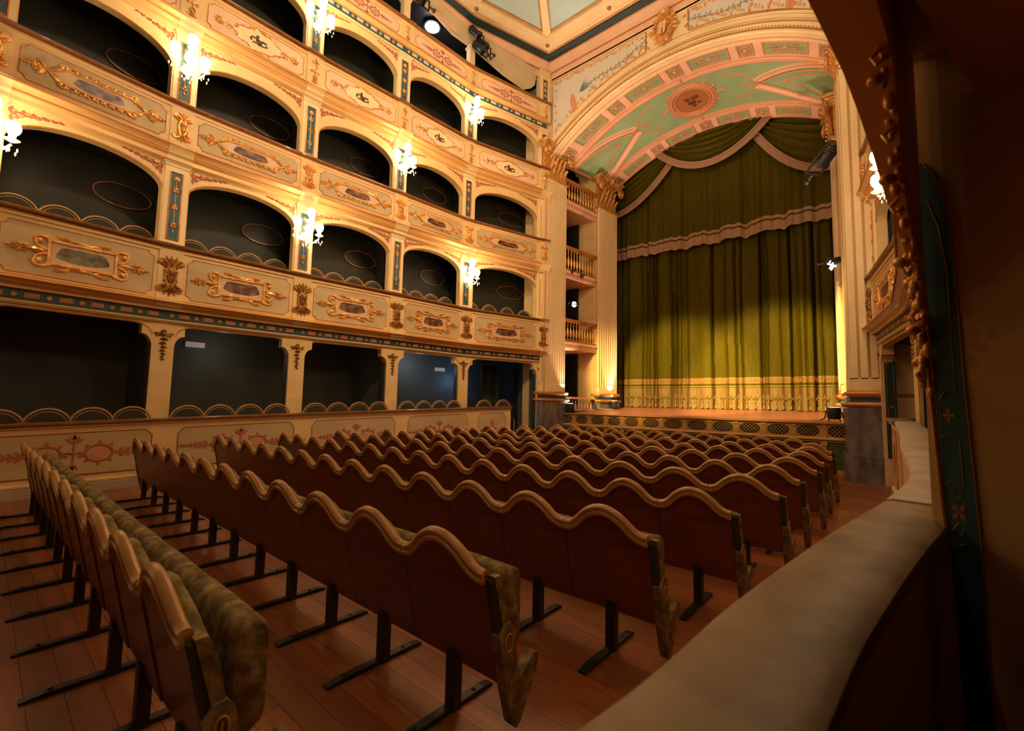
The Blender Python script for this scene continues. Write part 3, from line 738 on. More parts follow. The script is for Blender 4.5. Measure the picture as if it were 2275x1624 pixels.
for side, bl in (('left', LB), ('right', RB)):
    nb = len(bl)
    for k, (a, c, d, L) in enumerate(bl):
        fr = frame((a + c) / 2, d, L / L0); near = side == 'right' and k == 1
        if near: continue
        am, xs = cached('ga', lambda: arch_mesh(.97, .98, 1.17, 1.24, .14, HW - .16, 'flat', .26))
        aw = put('arch_wall', am, gw[side], fr); put('arch_moulding', cached('gae', lambda: arch_edge(xs)), aw)
    pts = [bl[0][0]] + [x[1] for x in bl]
    for k, p in enumerate(pts):
        idx = k if side == 'left' else nb - k
        d = bl[max(0, k - 1)][2] + bl[min(nb - 1, k)][2]; fr = frame(p, d)
        if side == 'right' and k in (1, 2): continue
        ordn = ['first', 'second', 'third', 'fourth', 'fifth', 'sixth', 'seventh'][idx]
        th = thing('box_pillar', f'cream ground floor pillar with carved gilt drop, {side} side, {ordn} from the stage', 'pillar', fr, f'ground floor pillars, {side} side')
        put('shaft', cached('gps', gpillar_body), th); put('blue_reveal', cached('gpr', gpillar_side), th); put('drop_garland', cached('gpd', drop), th)
        pt = cached('gpart', lambda: B().box((-.05, -1.9, -E), (.05, -.20, 1.4)).mesh('partition', 'corridor_wall', 0))
        if side == 'right' and idx == 0:
            put('partition', cached('gpart2', lambda: B().box((-.06, -1.5, -E), (.06, -.20, 1.2)).mesh('partition', 'cream', 0)), gw[side], fr)
            bb = B()
            for y0 in (-1.20,):
                pp = [(y0 - .11, -E + .5), (y0 + .11, -E + .5), (y0 + .11, .75), (y0 + .07, .86), (y0, .90), (y0 - .07, .86), (y0 - .11, .75)]
                for sx in (-1, 1): bb.cur = 0; bb.add([(sx * .062, y, z) for y, z in pp], [tuple(range(7))]); bb.cur = 1; qq = [(sx * .064, y0 + (y - y0) * .7, z * .97) for y, z in pp]; bb.tube(qq + qq[:1], .006, 4, nrm=(1, 0, 0))
            put('blue_reveal', bb.mesh('blue_reveal', ['blue_panel', 'gold_dark'], 0), gw[side], fr)
            put('dado_band', B().box((-.066, -1.05, .22), (.066, -.22, .29)).mesh('dado_band', 'terracotta', 0), gw[side], fr)
        elif (side == 'left' and idx in (0, 2, 4, 5)) or side == 'right': put('partition', pt, gw[side], fr)

# ---- ground floor box parapets with marble or wood ledge, following the slightly rising line
def zl(Y): return -.42 + .031 * min(max(Y, -1), 10)
def parapet(side, k, A, Bq, name_lab, ledge='rail_wood', lw=.24, withpanel=True, end=False):
    A = Vector(A); Bq = Vector(Bq); d = (Bq - A).normalized(); n = Vector((-d.y, d.x)); L = (Bq - A).length
    def P(u, nn, z): q = A + d * u + n * nn; return (q.x, q.y, z + E)
    za, zb = zl(A.y), zl(Bq.y)
    def Z(u, dz): return za + (zb - za) * u / L + dz
    def sweep(b, prof, u0=0, u1=L):  # prof (n, z or ('r', dz))
        f = lambda u: [P(u, nn, (Z(u, z[1]) if isinstance(z, tuple) else z)) for nn, z in prof]
        m = len(prof); b.add(f(u0) + f(u1), [tuple(range(m)), tuple(range(m, 2 * m))[::-1]] + [(i, i + m, (i + 1) % m + m, (i + 1) % m) for i in range(m)])
    t = thing('box_parapet', name_lab, 'parapet', None, f'ground floor box parapets, {side} side')
    b = B(); sweep(b, [(-.10, -E), (0, -E), (0, ('r', -.04)), (-.10, ('r', -.04))]); put('wall_body', clean(b.mesh('wall_body', 'cream', 0)), t)
    b = B(); sweep(b, [(-.14, ('r', -.055)), (.05, ('r', -.055)), (.085, ('r', -.03)), (.085, ('r', -.01)), (.06, ('r', 0)), (-.14, ('r', 0))] if ledge != 'marble' else [(-.20, ('r', -.06)), (.03, ('r', -.06)), (.055, ('r', -.045)), (.06, ('r', -.02)), (.045, ('r', 0)), (-.19, ('r', 0)), (-.205, ('r', -.02))])
    put('ledge', clean(b.mesh('ledge', ledge, 30)), t)
    b = B(); sweep(b, [(0, -E), (.03, -E), (.03, -1.26), (.02, -1.245), (0, -1.245)]); put('plinth', clean(b.mesh('plinth', 'plinth', 0)), t)
    b = B(); sweep(b, [(0, -1.243), (.028, -1.24), (.03, -1.215), (.01, -1.195), (0, -1.195)]); sweep(b, [(0, ('r', -.09)), (.04, ('r', -.07)), (.04, ('r', -.056)), (0, ('r', -.056))]); put('moulding', clean(b.mesh('moulding', 'cream', 0)), t)
    if withpanel:
        u0, u1 = .17, L - .17; zt, zb_ = ('r', -.16), -1.13
        pts = []
        s_ = .09
        def q(u, w): zz = Z(u, -.16); return P(u, .006, -1.13 + (zz + 1.13) * w)
        ring = [(u0 + s_, 0), (u1 - s_, 0), (u1 - s_ * .5, .05), (u1 - s_ * .35, .10), (u1, .14), (u1, .86), (u1 - s_ * .35, .90), (u1 - s_ * .5, .95), (u1 - s_, 1), (u0 + s_, 1), (u0 + s_ * .5, .95), (u0 + s_ * .35, .90), (u0, .86), (u0, .14), (u0 + s_ * .35, .10), (u0 + s_ * .5, .05)]
        pp = [q(u, w_) for u, w_ in ring]; b = B(); b.add(pp, [tuple(range(len(pp)))]); pn = put('panel', b.mesh('panel', 'greige', 0), t)
        b = B(); b.tube(pp + pp[:2], .009, 4, nrm=(n.x, n.y, 0), caps=False); put('panel_border', b.mesh('panel_border', 'red_paint', 0), pn)
        mid = A + d * (L / 2)
        m4 = Matrix(((d.x, n.x, 0, mid.x), (d.y, n.y, 0, mid.y), (0, 0, 1, E), (0, 0, 0, 1)))
        if L > 1.5: put('painted_ornament', cached('arab0', lambda: arabesque(0, 1.35, .011, ['red_paint', 'rose_paint'])), t, m4 @ T3((0, 0, (Z(L / 2, -.16) - 1.13) / 2)))
        else:
            def small():
                b = B(); sprig(b, 0, -.02, PI / 2, .24, .008, .010, .002); sprig(b, 0, 0, 0, .15, .007, .010, .002); sprig(b, 0, 0, PI, .15, .007, .010, .002); sprig(b, 0, .02, -PI / 2, .24, .007, .010, .002); flower(b, 0, 0, .045, 6, .010, .002); return clean(b.mesh('painted_ornament', 'red_paint', 0))
            put('painted_ornament', cached('arabs', small), t, m4 @ T3((0, 0, (Z(L / 2, -.16) - 1.13) / 2)))
    if end: pass
    return t
off = .52
lp = []
for i, p in enumerate(PL[::-1]):
    d = (LB[max(0, i - 1)][2] + LB[min(len(LB) - 1, i)][2]).normalized(); n = Vector((-d.y, d.x)); lp.append(Vector(p) + n * off)
lp[0] = lp[1] + (lp[0] - lp[1]) * .46     # the first parapet stops short of the stage
for i in range(len(lp) - 1):
    ordn = ['first', 'second', 'third', 'fourth', 'fifth', 'sixth'][i]
    parapet('left', i, lp[i], lp[i + 1], f'low cream parapet with painted panel, left side, {ordn} from the stage')
rp = [(-.62, -.20), (-.325, .50), (-.262, 1.04), (-.165, 1.68), (-.045, 2.40), (-.0, 4.1), (.03, 6.2), (.0, 8.35), (-.055, 9.3)]
rn = ['behind the camera', 'beside the camera, nearest', 'beside the camera, second stretch', 'beside the camera, third stretch', 'next to the near pillar', 'third box ahead', 'second box ahead', 'last short stretch before the stage']
# near box: one continuous curved ledge piece
def ledge_run(pts, wd, lab, mname='marble'):
    t = thing('box_parapet', lab, 'parapet', None, 'ground floor box parapets, right side')
    def ring(p, n, Y, prof): return [(p[0] + n.x * nn, p[1] + n.y * nn, zl(Y) * (0 if isinstance(z, float) else 1) + (z if isinstance(z, float) else z[0]) + E) for nn, z in prof]
    V = [Vector(p) for p in pts]; N = []
    for i in range(len(V)):
        d = (V[min(i + 1, len(V) - 1)] - V[max(i - 1, 0)]).normalized(); N.append(Vector((-d.y, d.x)))
    prof = [(-wd, (-.055,)), (-.03, (-.065,)), (0.0, (-.05,)), (.008, (-.03,)), (0.0, (-.008,)), (-.02, (0,)), (-wd + .02, (0,)), (-wd - .003, (-.012,)), (-wd - .008, (-.03,))]
    b = B(); b.loft([ring(v, n, v.y, prof) for v, n in zip(V, N)]); put('ledge', clean(b.mesh('ledge', mname, 40)), t)
    prof = [(-wd + .05, -E), (-.06, -E), (-.06, (-.05,)), (-wd + .05, (-.05,))]
    b = B(); b.loft([ring(v, n, v.y, prof) for v, n in zip(V, N)]); put('wall_body', clean(b.mesh('wall_body', 'cream', 0)), t)
    return t
def smooth_pts(P, n=5):
    out = []
    for i in range(len(P) - 1):
        for q in range(n):
            t = q / n; p0 = P[max(i - 1, 0)]; p1 = P[i]; p2 = P[i + 1]; p3 = P[min(i + 2, len(P) - 1)]
            out.append(tuple(.5 * ((2 * p1[k]) + (-p0[k] + p2[k]) * t + (2 * p0[k] - 5 * p1[k] + 4 * p2[k] - p3[k]) * t * t + (-p0[k] + 3 * p1[k] - 3 * p2[k] + p3[k]) * t ** 3) for k in (0, 1)))
    out.append(P[-1]); return out
ledge_run(smooth_pts([(-.52, -.20), (-.325, .50), (-.262, 1.04), (-.165, 1.68), (-.05, 2.30)]), .205, 'long worn marble topped parapet running along the near box at lower right')
ledge_run(smooth_pts([(-.045, 2.34), (.05, 3.2), (.02, 4.6), (.02, 6.2), (-.02, 8.3)], 4), .26, 'paler marble topped parapet of the next boxes beyond the near pillar', 'marble_pale')
parapet('right', 9, (.0, 8.32), (-.07, 9.35), 'short cream parapet with painted panel and marble ledge beside the right stage pier', 'marble')
b = B(); b.box((-.07, 9.33, 0), (1.2, 9.43, zl(9.3) + E - .04)); b.cur = 1; b.box((-.1, 9.30, zl(9.3) + E - .06), (1.2, 9.48, zl(9.3) + E)); struct('trim_1', b.mesh('trim_1', ['cream', 'marble'], 0), None, 'return wall of the last right box')

# ------------------------------------------------------------------ the near box: pillar, arch, ceiling and partition
WD = (Vector((-.49, -.06)) - Vector((.11, 2.03))).normalized()      # along the wall towards the back
WN = Vector((WD.y, -WD.x)) * -1                                      # towards the room
if WN.x > 0: WN = -WN
def NP(s, n, z): q = Vector((.09, 2.0)) + WD * s + WN * n; return (q.x, q.y, z + E)
arc = [(-.02, -E), (-.02, -.35), (-.02, .02), (.01, .228), (.04, .31), (.11, .42), (.17, .476), (.33, .62), (.41, .72), (.51, .82), (.60, .895), (.70, .95), (.79, .995), (.95, 1.04), (1.12, 1.05), (1.3, 1.06), (1.5, 1.05), (1.75, 1.0), (2.1, .9), (2.4, .7), (2.6, .45), (2.65, -.1), (2.65, -E)]
b = B(); m = len(arc); vs = []; 
THK = [(-1, 0), (0, .0), (.17, .018), (.33, .043), (.41, .060), (.51, .083), (.60, .10), (.8, .115), (9, .115)]
def THs(s):
    for (a, p), (c, q) in zip(THK, THK[1:]):
        if a <= s <= c: return p + (q - p) * (s - a) / (c - a) + .001
    return .1
vs += [NP(s, .0, z) for s, z in arc] + [NP(s, -THs(s), z) for s, z in arc]
outer = [(s if 0 < i < m - 1 else s, 1.36) for i, (s, z) in enumerate(arc)]
vs += [NP(s, .0, 1.36) for s, z in arc] + [NP(s, -THs(s), 1.36) for s, z in arc]
fs = [(i, i + 1, m + i + 1, m + i) for i in range(m - 1)]
fs += [(i, i + 1, 2 * m + i + 1, 2 * m + i) for i in range(3, m - 4)] + [(m + i, m + i + 1, 3 * m + i + 1, 3 * m + i) for i in range(3, m - 4)]
b.add(vs, fs)
na = thing('box_arch', 'dark brown arch of the near box curving down from the top at right', 'arch', None)
na.data = None
put('arch_soffit', b.mesh('arch_soffit', 'ochre', 50), na)
# pillar at the near side of the view
b = B()
def nbox(b, s0, s1, n0, n1, z0, z1): b.add([NP(s0, n0, z0), NP(s1, n0, z0), NP(s1, n1, z0), NP(s0, n1, z0), NP(s0, n0, z1), NP(s1, n0, z1), NP(s1, n1, z1), NP(s0, n1, z1)], [(0, 3, 2, 1), (4, 5, 6, 7), (0, 1, 5, 4), (1, 2, 6, 5), (2, 3, 7, 6), (3, 0, 4, 7)])
npil = thing('box_pillar', 'large near pillar at right edge with blue painted reveal and carved gilt edge', 'pillar', None, 'ground floor pillars, right side')
nbox(b, -.26, -.02, -.25, .02, -E, 1.3); put('shaft', clean(b.mesh('shaft', 'cream', 0)), npil)
# blue reveal: faces the near box, from n=.0 to n=-.10
b = B(); pts = [(-.04, -E), (-.02, -.4), (.0, .25), (.020, .62), (.032, .85), (-.005, .835), (-.032, .78), (-.052, .70), (-.064, .58), (-.070, .35), (-.074, .1), (-.090, -.4), (-.10, -E)]; NPT = len(pts)
b.add([NP(-.014, n_, z) for n_, z in pts] + [NP(-.024, n_, z) for n_, z in pts], [tuple(range(NPT)), tuple(range(NPT, 2 * NPT))[::-1]] + [(i, i + NPT, (i + 1) % NPT + NPT, (i + 1) % NPT) for i in range(NPT)])
br = put('blue_reveal', clean(b.mesh('blue_reveal', 'near_blue', 0)), npil)
b = B()
def line(ps, r=.0012, cur=0): b.cur = cur; b.tube([NP(-.0125, n_, z) for n_, z in ps], r, 4)
edge = pts[4:]
b.tube([NP(-.013, n_, z) for n_, z in edge], .0022, 5)
line([(-.006, .10), (.006, .40), (.012, .72), (-.012, .70), (-.036, .60), (-.050, .45), (-.052, .14), (-.0535, .045), (-.046, .058), (-.034, .062), (-.022, .054), (-.014, .03)])
line([(-.015, -.09), (-.022, -.075), (-.034, -.072), (-.046, -.08), (-.056, -.085), (-.060, -.235)]); line([(-.019, -.235), (-.030, -.222), (-.045, -.224), (-.060, -.235)])
line([(-.016, .02), (-.015, -.09)], .001)
line([(-.024, -.40), (-.036, -.415), (-.052, -.413), (-.064, -.405), (-.070, -.53)]); line([(-.030, -.505), (-.044, -.492), (-.058, -.505), (-.070, -.53)])
for zc, rr in ((-.015, .022), (-.315, .03)):
    q = 0
    for a in range(4):
        an = a * PI / 2 + (0 if rr < .025 else PI / 4)
        c_n = -.034 if rr < .025 else -.045
        b.add([NP(-.0125, c_n, zc), NP(-.0125, c_n + rr * .45 * math.cos(an - .5), zc + rr * .7 * math.sin(an - .5)), NP(-.012, c_n + rr * .75 * math.cos(an), zc + rr * 1.15 * math.sin(an)), NP(-.0125, c_n + rr * .45 * math.cos(an + .5), zc + rr * .7 * math.sin(an + .5))], [(0, 1, 2, 3)])
for sg in (-1, 1):
    line([(-.045 + .0 * sg, -.315 + sg * .03), (-.045 + .014, -.315 + sg * .055), (-.045 + .008, -.315 + sg * .075), (-.045 - .006, -.315 + sg * .07), (-.045 - .01, -.315 + sg * .05), (-.045, -.315 + sg * .045)], .0014)
put('gilt_lines', b.mesh('gilt_lines', 'orange_gilt', 0), br)
# carved gilt ornament along the room-side edge
b = B(); random.seed(12)
z = 1.06
while z > .10:
    k = random.uniform(.7, 1.25)
    NZ = lambda q: .052 - (1.06 - q) * .036
    p = NP(-.02 + .012 * math.sin(z * 30), NZ(z) + .005 * math.sin(z * 55), z)
    b.ell(p, (.015 * k, .018 * k, .024 * k), 8, 6)
    p = NP(-.03, NZ(z) - .006, z - .02); b.ell(p, (.012 * k, .014, .016), 7, 5)
    if int(z * 40) % 3 == 0: b.tube([NP(-.02, NZ(z), z), NP(-.03, NZ(z) + .02, z - .012), NP(-.03, NZ(z) + .014, z - .03), NP(-.02, NZ(z), z - .035)], .006, 6)
    z -= .034 * k
for zz, k in ((1.02, .9), (.97, 1.3), (.80, 1.4), (.66, 1.0), (.43, 1.6), (.31, 1.3), (.16, 1.2)): b.ell(NP(.0 - .012 * k, NZ(zz) + .012, zz), (.016 * k, .018 * k, .015 * k), 8, 6)
b.tube([NP(-.02, .05, .96), NP(-.01, .05, .90), NP(0, .045, .84), NP(-.02, .04, .80)], .008, 7)
put('carved_edge', b.mesh('carved_edge', 'gold_dark', 60), npil)
rr_ = random.Random(4)
path = [(.62, .905), (.56, .86), (.51, .82), (.46, .775), (.41, .72), (.37, .67), (.33, .62), (.28, .575), (.23, .53), (.17, .476), (.13, .44), (.09, .39), (.06, .34), (.03, .28), (.02, .22), (.02, .15), (.02, .09)]
for i, (s_, z_) in enumerate(path):
    n0 = -THs(s_) + .012
    for q in range(3):
        k = rr_.uniform(.5, 1.0); b.ell(NP(s_ + rr_.uniform(-.02, .02), n0 + rr_.uniform(-.012, .010), z_ - .008 + rr_.uniform(-.026, .026)), (.013 * k, .013 * k, .026 * k), 8, 6)
    if i % 4 == 1: b.ell(NP(s_ + .02, n0 + .018, z_ - .02), (.020, .020, .017), 10, 7)
    if i % 3 == 0: b.tube([NP(s_, n0, z_ - .01), NP(s_ + .015, n0 + .018, z_ - .035), NP(s_ + .01, n0 + .010, z_ - .055), NP(s_, n0, z_ - .045)], .006, 6)
ob_ = [o for o in npil.children if o.name.startswith('carved_edge')][0]; old_ = ob_.data; ob_.data = b.mesh('carved_edge', 'gold', 60); bpy.data.meshes.remove(old_)
b = B(); b.tube([NP(-.012, n_, z) for n_, z in ((.026, .60), (.012, .2), (-.001, -.1), (-.014, -.42))], .0065, 6); put('gilt_bead', b.mesh('gilt_bead', 'orange_gilt', 60), npil)
# partition wall that closes the near box ahead, box ceiling and back
b = B(); q0 = Vector(NP(-.02, -.088, 0)[:2]); pd = Vector((.96, -.16)).normalized()
def PQ(u, w_, z): p = q0 + pd * u + Vector((-pd.y, pd.x)) * w_; return (p.x, p.y, z + E)
vs = [PQ(0, 0, -E), PQ(1.6, 0, -E), PQ(1.6, .08, -E), PQ(0, .08, -E), PQ(0, 0, 1.36), PQ(1.6, 0, 1.36), PQ(1.6, .08, 1.36), PQ(0, .08, 1.36)]
b.add(vs, [(0, 3, 2, 1), (4, 5, 6, 7), (0, 1, 5, 4), (1, 2, 6, 5), (2, 3, 7, 6), (3, 0, 4, 7)])
struct('wall_near_box', clean(b.mesh('wall_near_box', 'ochre', 0)), None, 'ochre partition wall of the near box')
b = B(); b.add([PQ(.0, -.02, .86), PQ(1.6, -.02, .86), PQ(1.6, 0, 1.0), PQ(.0, 0, 1.0)], [(0, 1, 2, 3)])
c0_ = [NP(-.1, -.13, .90), NP(2.2, -.13, .90), (1.3, -.6, .90 + E), (1.5, 1.7, .90 + E)]
c0_ = [NP(-.1, -.14, 1.02), NP(2.8, -.14, 1.02), (1.3, -.9, .95 + E), (1.7, 1.7, .86 + E)]
b = B(); b.add(c0_ + [(x, y, z + .08) for x, y, z in c0_], [(0, 1, 2, 3), (4, 7, 6, 5), (0, 4, 5, 1), (1, 5, 6, 2), (2, 6, 7, 3), (3, 7, 4, 0)]); struct('ceiling_near_box', clean(b.mesh('ceiling_near_box', 'ochre', 0)), None, 'ceiling of the near box')
b = B(); b.box((1.35, -1.6, 0), (1.45, 2.2, 1.3 + E)); b.box((-.9, -1.0, 0), (1.4, -.9, 1.3 + E)); struct('wall_near_back', b.mesh('wall_near_back', 'box_green', 0), None, 'dark back wall of the near box')
b = B(); b.add([(.262, 1.62, .96 + E), (.36, 1.60, .96 + E), (.36, 1.70, .96 + E), (.262, 1.72, .96 + E), (.262, 1.62, .80 + E), (.36, 1.60, .80 + E), (.36, 1.70, .80 + E), (.262, 1.72, .80 + E)], [(0, 1, 2, 3), (4, 7, 6, 5), (0, 4, 5, 1), (1, 5, 6, 2), (2, 6, 7, 3), (3, 7, 4, 0)])

# ================================================================== proscenium
XC = -4.36
def wx(Y): return -8.17 + .125 * (Y - 11.2)          # left reveal line of the stage opening
def mirx(x): return 2 * XC - x
def SW(side, Y, n, z):
    """point on the side wall of the proscenium: n towards the opening"""
    x = wx(Y) + n
    return ((x if side == 'left' else mirx(x)), Y, z + E)
def sbox(b, side, y0, y1, n0, n1, z0, z1):
    b.add([SW(side, y0, n0, z0), SW(side, y1, n0, z0), SW(side, y1, n1, z0), SW(side, y0, n1, z0), SW(side, y0, n0, z1), SW(side, y1, n0, z1), SW(side, y1, n1, z1), SW(side, y0, n1, z1)],
          [(0, 3, 2, 1), (4, 5, 6, 7), (0, 1, 5, 4), (1, 2, 6, 5), (2, 3, 7, 6), (3, 0, 4, 7)])
FL = -.31                                             # stage floor at its front edge, rises towards the back
def sz(Y): return FL + .052 * (Y - 11.8)
LEV = [(2.72, 1.68), (5.12, 4.02), (7.38, 6.36)]      # balustrade rail top, slab underside
for side in ('left', 'right'):
    b = B()
    # masonry behind pilasters and between the openings
    for y0, y1 in ((11.05, 11.93), (13.58, 14.70)): sbox(b, side, y0, y1, -.78, -.0, -E if y0 < 12 else sz(y1) - .3, 9.0)
    sbox(b, side, 11.9, 14.1, -1.5, -1.4, -E, 9.3)
    sbox(b, side, 11.9, 13.62, -1.5, 0, 8.62, 9.3)
    sw = struct(f'wall_proscenium_{side}', clean(b.mesh('wall_proscenium', 'cream', 0)), None, f'{side} inner wall of the stage opening')
    b = B()   # arched head of the top opening
    n = 14; yc, hw = 12.755, .825; xs = [(yc - hw * math.cos(PI * i / n), 7.86 + .76 * math.sin(PI * i / n)) for i in range(n + 1)]
    vs = [SW(side, y, 0, z) for y, z in xs] + [SW(side, y, 0, 8.7) for y, z in xs] + [SW(side, y, -.7, z) for y, z in xs] + [SW(side, y, -.7, 8.7) for y, z in xs]; m = n + 1
    b.add(vs, sum([[(i, i + 1, m + i + 1, m + i), (i, 2 * m + i, 2 * m + i + 1, i + 1), (2 * m + i, 3 * m + i, 3 * m + i + 1, 2 * m + i + 1)] for i in range(n)], []))
    for q in (0, 1):
        ed = [SW(side, yc + (y - yc) * (1 + .1 * q), .012, 7.86 + (z - 7.86) * (1 + .1 * q)) for y, z in xs]; b.cur = 1; b.tube(ed, .02, 5, nrm=(1, 0, 0))
    b.cur = 0
    put('niche_arch', clean(b.mesh('niche_arch', ['cream', 'orange_gilt'], 30)), sw)
    b = B(); sbox(b, side, 11.6, 15.9, -1.38, -1.34, -.4, 8.8); sbox(b, side, 13.48, 13.56, -1.38, -.62, -.4, 8.8); sbox(b, side, 11.95, 12.02, -1.38, -.6, -.4, 8.8); put('niche_dark', clean(b.mesh('niche_dark', 'black', 0)), sw)  # black sheets stand in for the darkness inside the niches
    for j, (zr, zs) in enumerate(LEV):
        nm = ['lowest', 'middle', 'top'][j]
        t = thing('stage_balcony', f'{nm} balustraded stage box balcony between the two fluted pilasters, {side} of the curtain', 'balcony', None, f'stage box balconies, {side} side')
        pj = 0 if side == 'left' else -.14
        b = B(); sbox(b, side, 11.93, 13.60, -1.3, .06 + pj, zs + .06, zs + .26); sbox(b, side, 11.93, 13.60, -.2, .11 + pj, zs + .22, zs + .29)
        put('slab', clean(b.mesh('slab', 'pink_cream', 0)), t)
        b = B(); random.seed(j)
        for q in range(11):
            y = 11.98 + q * .145; x0 = SW(side, y, .07 + pj, zs + .14); sg = 1 if side == 'left' else -1
            b.ell(x0, (.022, .05, .035), 6, 4); b.tube([SW(side, y + .05, .07 + pj, zs + .10), SW(side, y + .09, .085 + pj, zs + .15), SW(side, y + .13, .07 + pj, zs + .19)], .014, 5)
            b.ell(SW(side, y + .08, .07 + pj, zs + .11), (.018, .03, .022), 6, 4)
        put('carved_frieze', b.mesh('carved_frieze', 'rose_paint'), t)
        b = B(); sbox(b, side, 11.93, 13.60, -.08 + pj, .09 + pj, zr - .085, zr - .02); sbox(b, side, 11.93, 13.60, -.10 + pj, .11 + pj, zr - .03, zr); sbox(b, side, 11.93, 13.60, -.05 + pj, .07 + pj, zs + .29, zs + .36)
        put('rail', clean(b.mesh('rail', 'orange_gilt', 0)), t)
        h = zr - .085 - (zs + .36)
        bal = cached(('bal', round(h, 2)), lambda: B().lathe([(.034, 0), (.034, .03), (.018, .05), (.02, h * .12), (.046, h * .30), (.044, h * .42), (.018, h * .66), (.015, h * .74), (.030, h * .80), (.016, h * .86), (.02, h * .92), (.034, h * .95), (.034, h)], 10).mesh('baluster', 'gold'))
        for q in range(11): put('baluster', bal, t, T3(SW(side, 12.03 + q * .146, .01 + pj, zs + .36)))
    # low balustrade at stage level
    t = thing('stage_balustrade', f'low balustrade at stage level between the marble pedestals, {side} side', 'balustrade', None)
    b = B(); sbox(b, side, 12.0, 13.55, -.06, .08, .13, .20); sbox(b, side, 12.0, 13.55, -.05, .07, sz(13.2), sz(13.2) + .04); put('rail', clean(b.mesh('rail', 'pink_cream', 0)), t)
    bal = cached('ball', lambda: B().lathe([(.03, 0), (.018, .03), (.042, .11), (.036, .16), (.014, .26), (.016, .30), (.03, .33)], 10).mesh('baluster', 'pink_cream'))
    for q in range(9): put('baluster', bal, t, T3(SW(side, 12.12 + q * .16, .01, -.25)))
    # two fluted pilasters
    for q, (y0, y1, zb, zsh, zt) in enumerate(((11.02, 11.88, .35, 7.02, 8.20), (13.63, 14.68, .36, 6.88, 8.06))):
        nm = 'front' if q == 0 else 'rear'
        NL = .06 if side == 'left' else .42
        t = thing('fluted_pilaster', f'tall fluted {nm} pilaster with gilt leafy capital, {side} of the stage', 'column', None, 'fluted proscenium pilasters')
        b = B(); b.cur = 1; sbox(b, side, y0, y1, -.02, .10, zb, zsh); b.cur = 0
        nfl = 8; wv = (y1 - y0) / nfl
        # flutes: raised fillets with hollow between them
        for i in range(nfl + 1):
            yy = y0 + wv * i; sbox(b, side, max(y0, yy - wv * .17), min(y1, yy + wv * .17), .10, .155, zb + .22, zsh - .08)
        sbox(b, side, y0, y1, .10, .157, zb, zb + .24); sbox(b, side, y0, y1, .10, .157, zsh - .1, zsh)
        if q == 0:   # front face towards the house
            xw = .44 if side == 'right' else .05
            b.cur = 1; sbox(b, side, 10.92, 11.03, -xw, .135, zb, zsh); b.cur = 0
            for i in range(4 if side == 'right' else 1): yq = -xw + .0 + i * .155; sbox(b, side, 10.87, 10.925, yq, yq + .11, zb + .22, zsh - .08)
            sbox(b, side, 10.87, 10.925, -xw, .135, zb, zb + .24); sbox(b, side, 10.87, 10.925, -xw, .135, zsh - .1, zsh)
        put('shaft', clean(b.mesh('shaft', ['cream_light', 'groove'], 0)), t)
        ya = 10.87 if q == 0 else y0
        b = B()
        for zz, gr, hh, ci in ((zb - .13, .13, .13, 0), (zb - .22, .10, .10, 1), (zb - .32, .17, .10, 0)):
            b.cur = ci; k = .5
            prof = [(gr - .05, zz), (gr, zz + hh * .25), (gr + .01, zz + hh * .5), (gr, zz + hh * .8), (gr - .05, zz + hh)] if ci == 0 else [(gr - .02, zz), (gr - .04, zz + hh * .5), (gr - .02, zz + hh)]
            rings = []
            for g, z in prof: rings.append([SW(side, ya - g * .5, -NL - .06, z), SW(side, ya - g * .5, .10 + g, z), SW(side, y1 + g * .5, .10 + g, z), SW(side, y1 + g * .5, -.02, z), SW(side, ya + .2, -NL - .06, z)])
            b.loft(rings)
        put('base', clean(b.mesh('base', ['orange_gilt', 'dark_blue'], 50)), t)
        b = B(); sbox(b, side, ya - .06, y1 + .05, -NL, .22, (-E if q == 0 else sz(14.2) - .02), zb - .32)
        if q == 0: sbox(b, side, ya - .10, y1 + .05, -NL - .03, .27, -E, -E + .5)
        put('pedestal', clean(b.mesh('pedestal', 'grey_marble', 0)), t)
        # capital
        b = B(); sg = 1
        b.cur = 1
        sbox(b, side, ya - .03, y1 + .04, -NL if q == 0 else -.1, .18, zsh, zsh + .07)
        sbox(b, side, ya + .02, y1 - .02, -NL if q == 0 else -.1, .10, zsh + .07, zt - .18)
        rings = []
        for g, z in ((.10, zt - .22), (.22, zt - .15), (.26, zt - .08), (.30, zt - .06), (.30, zt)): rings.append([SW(side, ya - g * .55, -NL - .03, z), SW(side, ya - g * .55, g + .05, z), SW(side, (ya + y1) / 2 - .1, g * .7 + .05, z), SW(side, (ya + y1) / 2 + .1, g * .7 + .05, z), SW(side, y1 + g * .55, g + .05, z), SW(side, y1 + g * .3, -.1, z), SW(side, ya + .3, -NL - .03, z)])
        b.loft(rings)
        b.cur = 0
        H = zt - zsh
        def lf(yy, nn, z, L, W, curl, sidey=False):
            # a standing acanthus leaf: tapered curved blade
            pts = []; 
            for i in range(7):
                u = i / 6; o = curl * u ** 3; pts.append((u, o))
            rr = []
            for u, o in pts:
                ww = W * (1 - .35 * u) * (1.0 if u < .9 else .6)
                zz = z + L * (u - .25 * max(0, u - .8)); 
                if not sidey: rr.append([SW(side, yy - ww, nn + o, zz), SW(side, yy, nn + o + .035, zz), SW(side, yy + ww, nn + o, zz), SW(side, yy, nn + o - .012, zz)])
                else: rr.append([SW(side, ya - o, yy - ww, zz), SW(side, ya - o - .035, yy, zz), SW(side, ya - o, yy + ww, zz), SW(side, ya - o + .012, yy, zz)])
            b.loft(rr)
            e = pts[-1]
            if not sidey: b.ell(SW(side, yy, nn + curl, z + L * .95), (.035, W * .8, .03), 6, 4)
            else: b.ell(SW(side, ya - curl, yy, z + L * .95), (W * .8, .035, .03), 6, 4)
        wy = (y1 - y0)
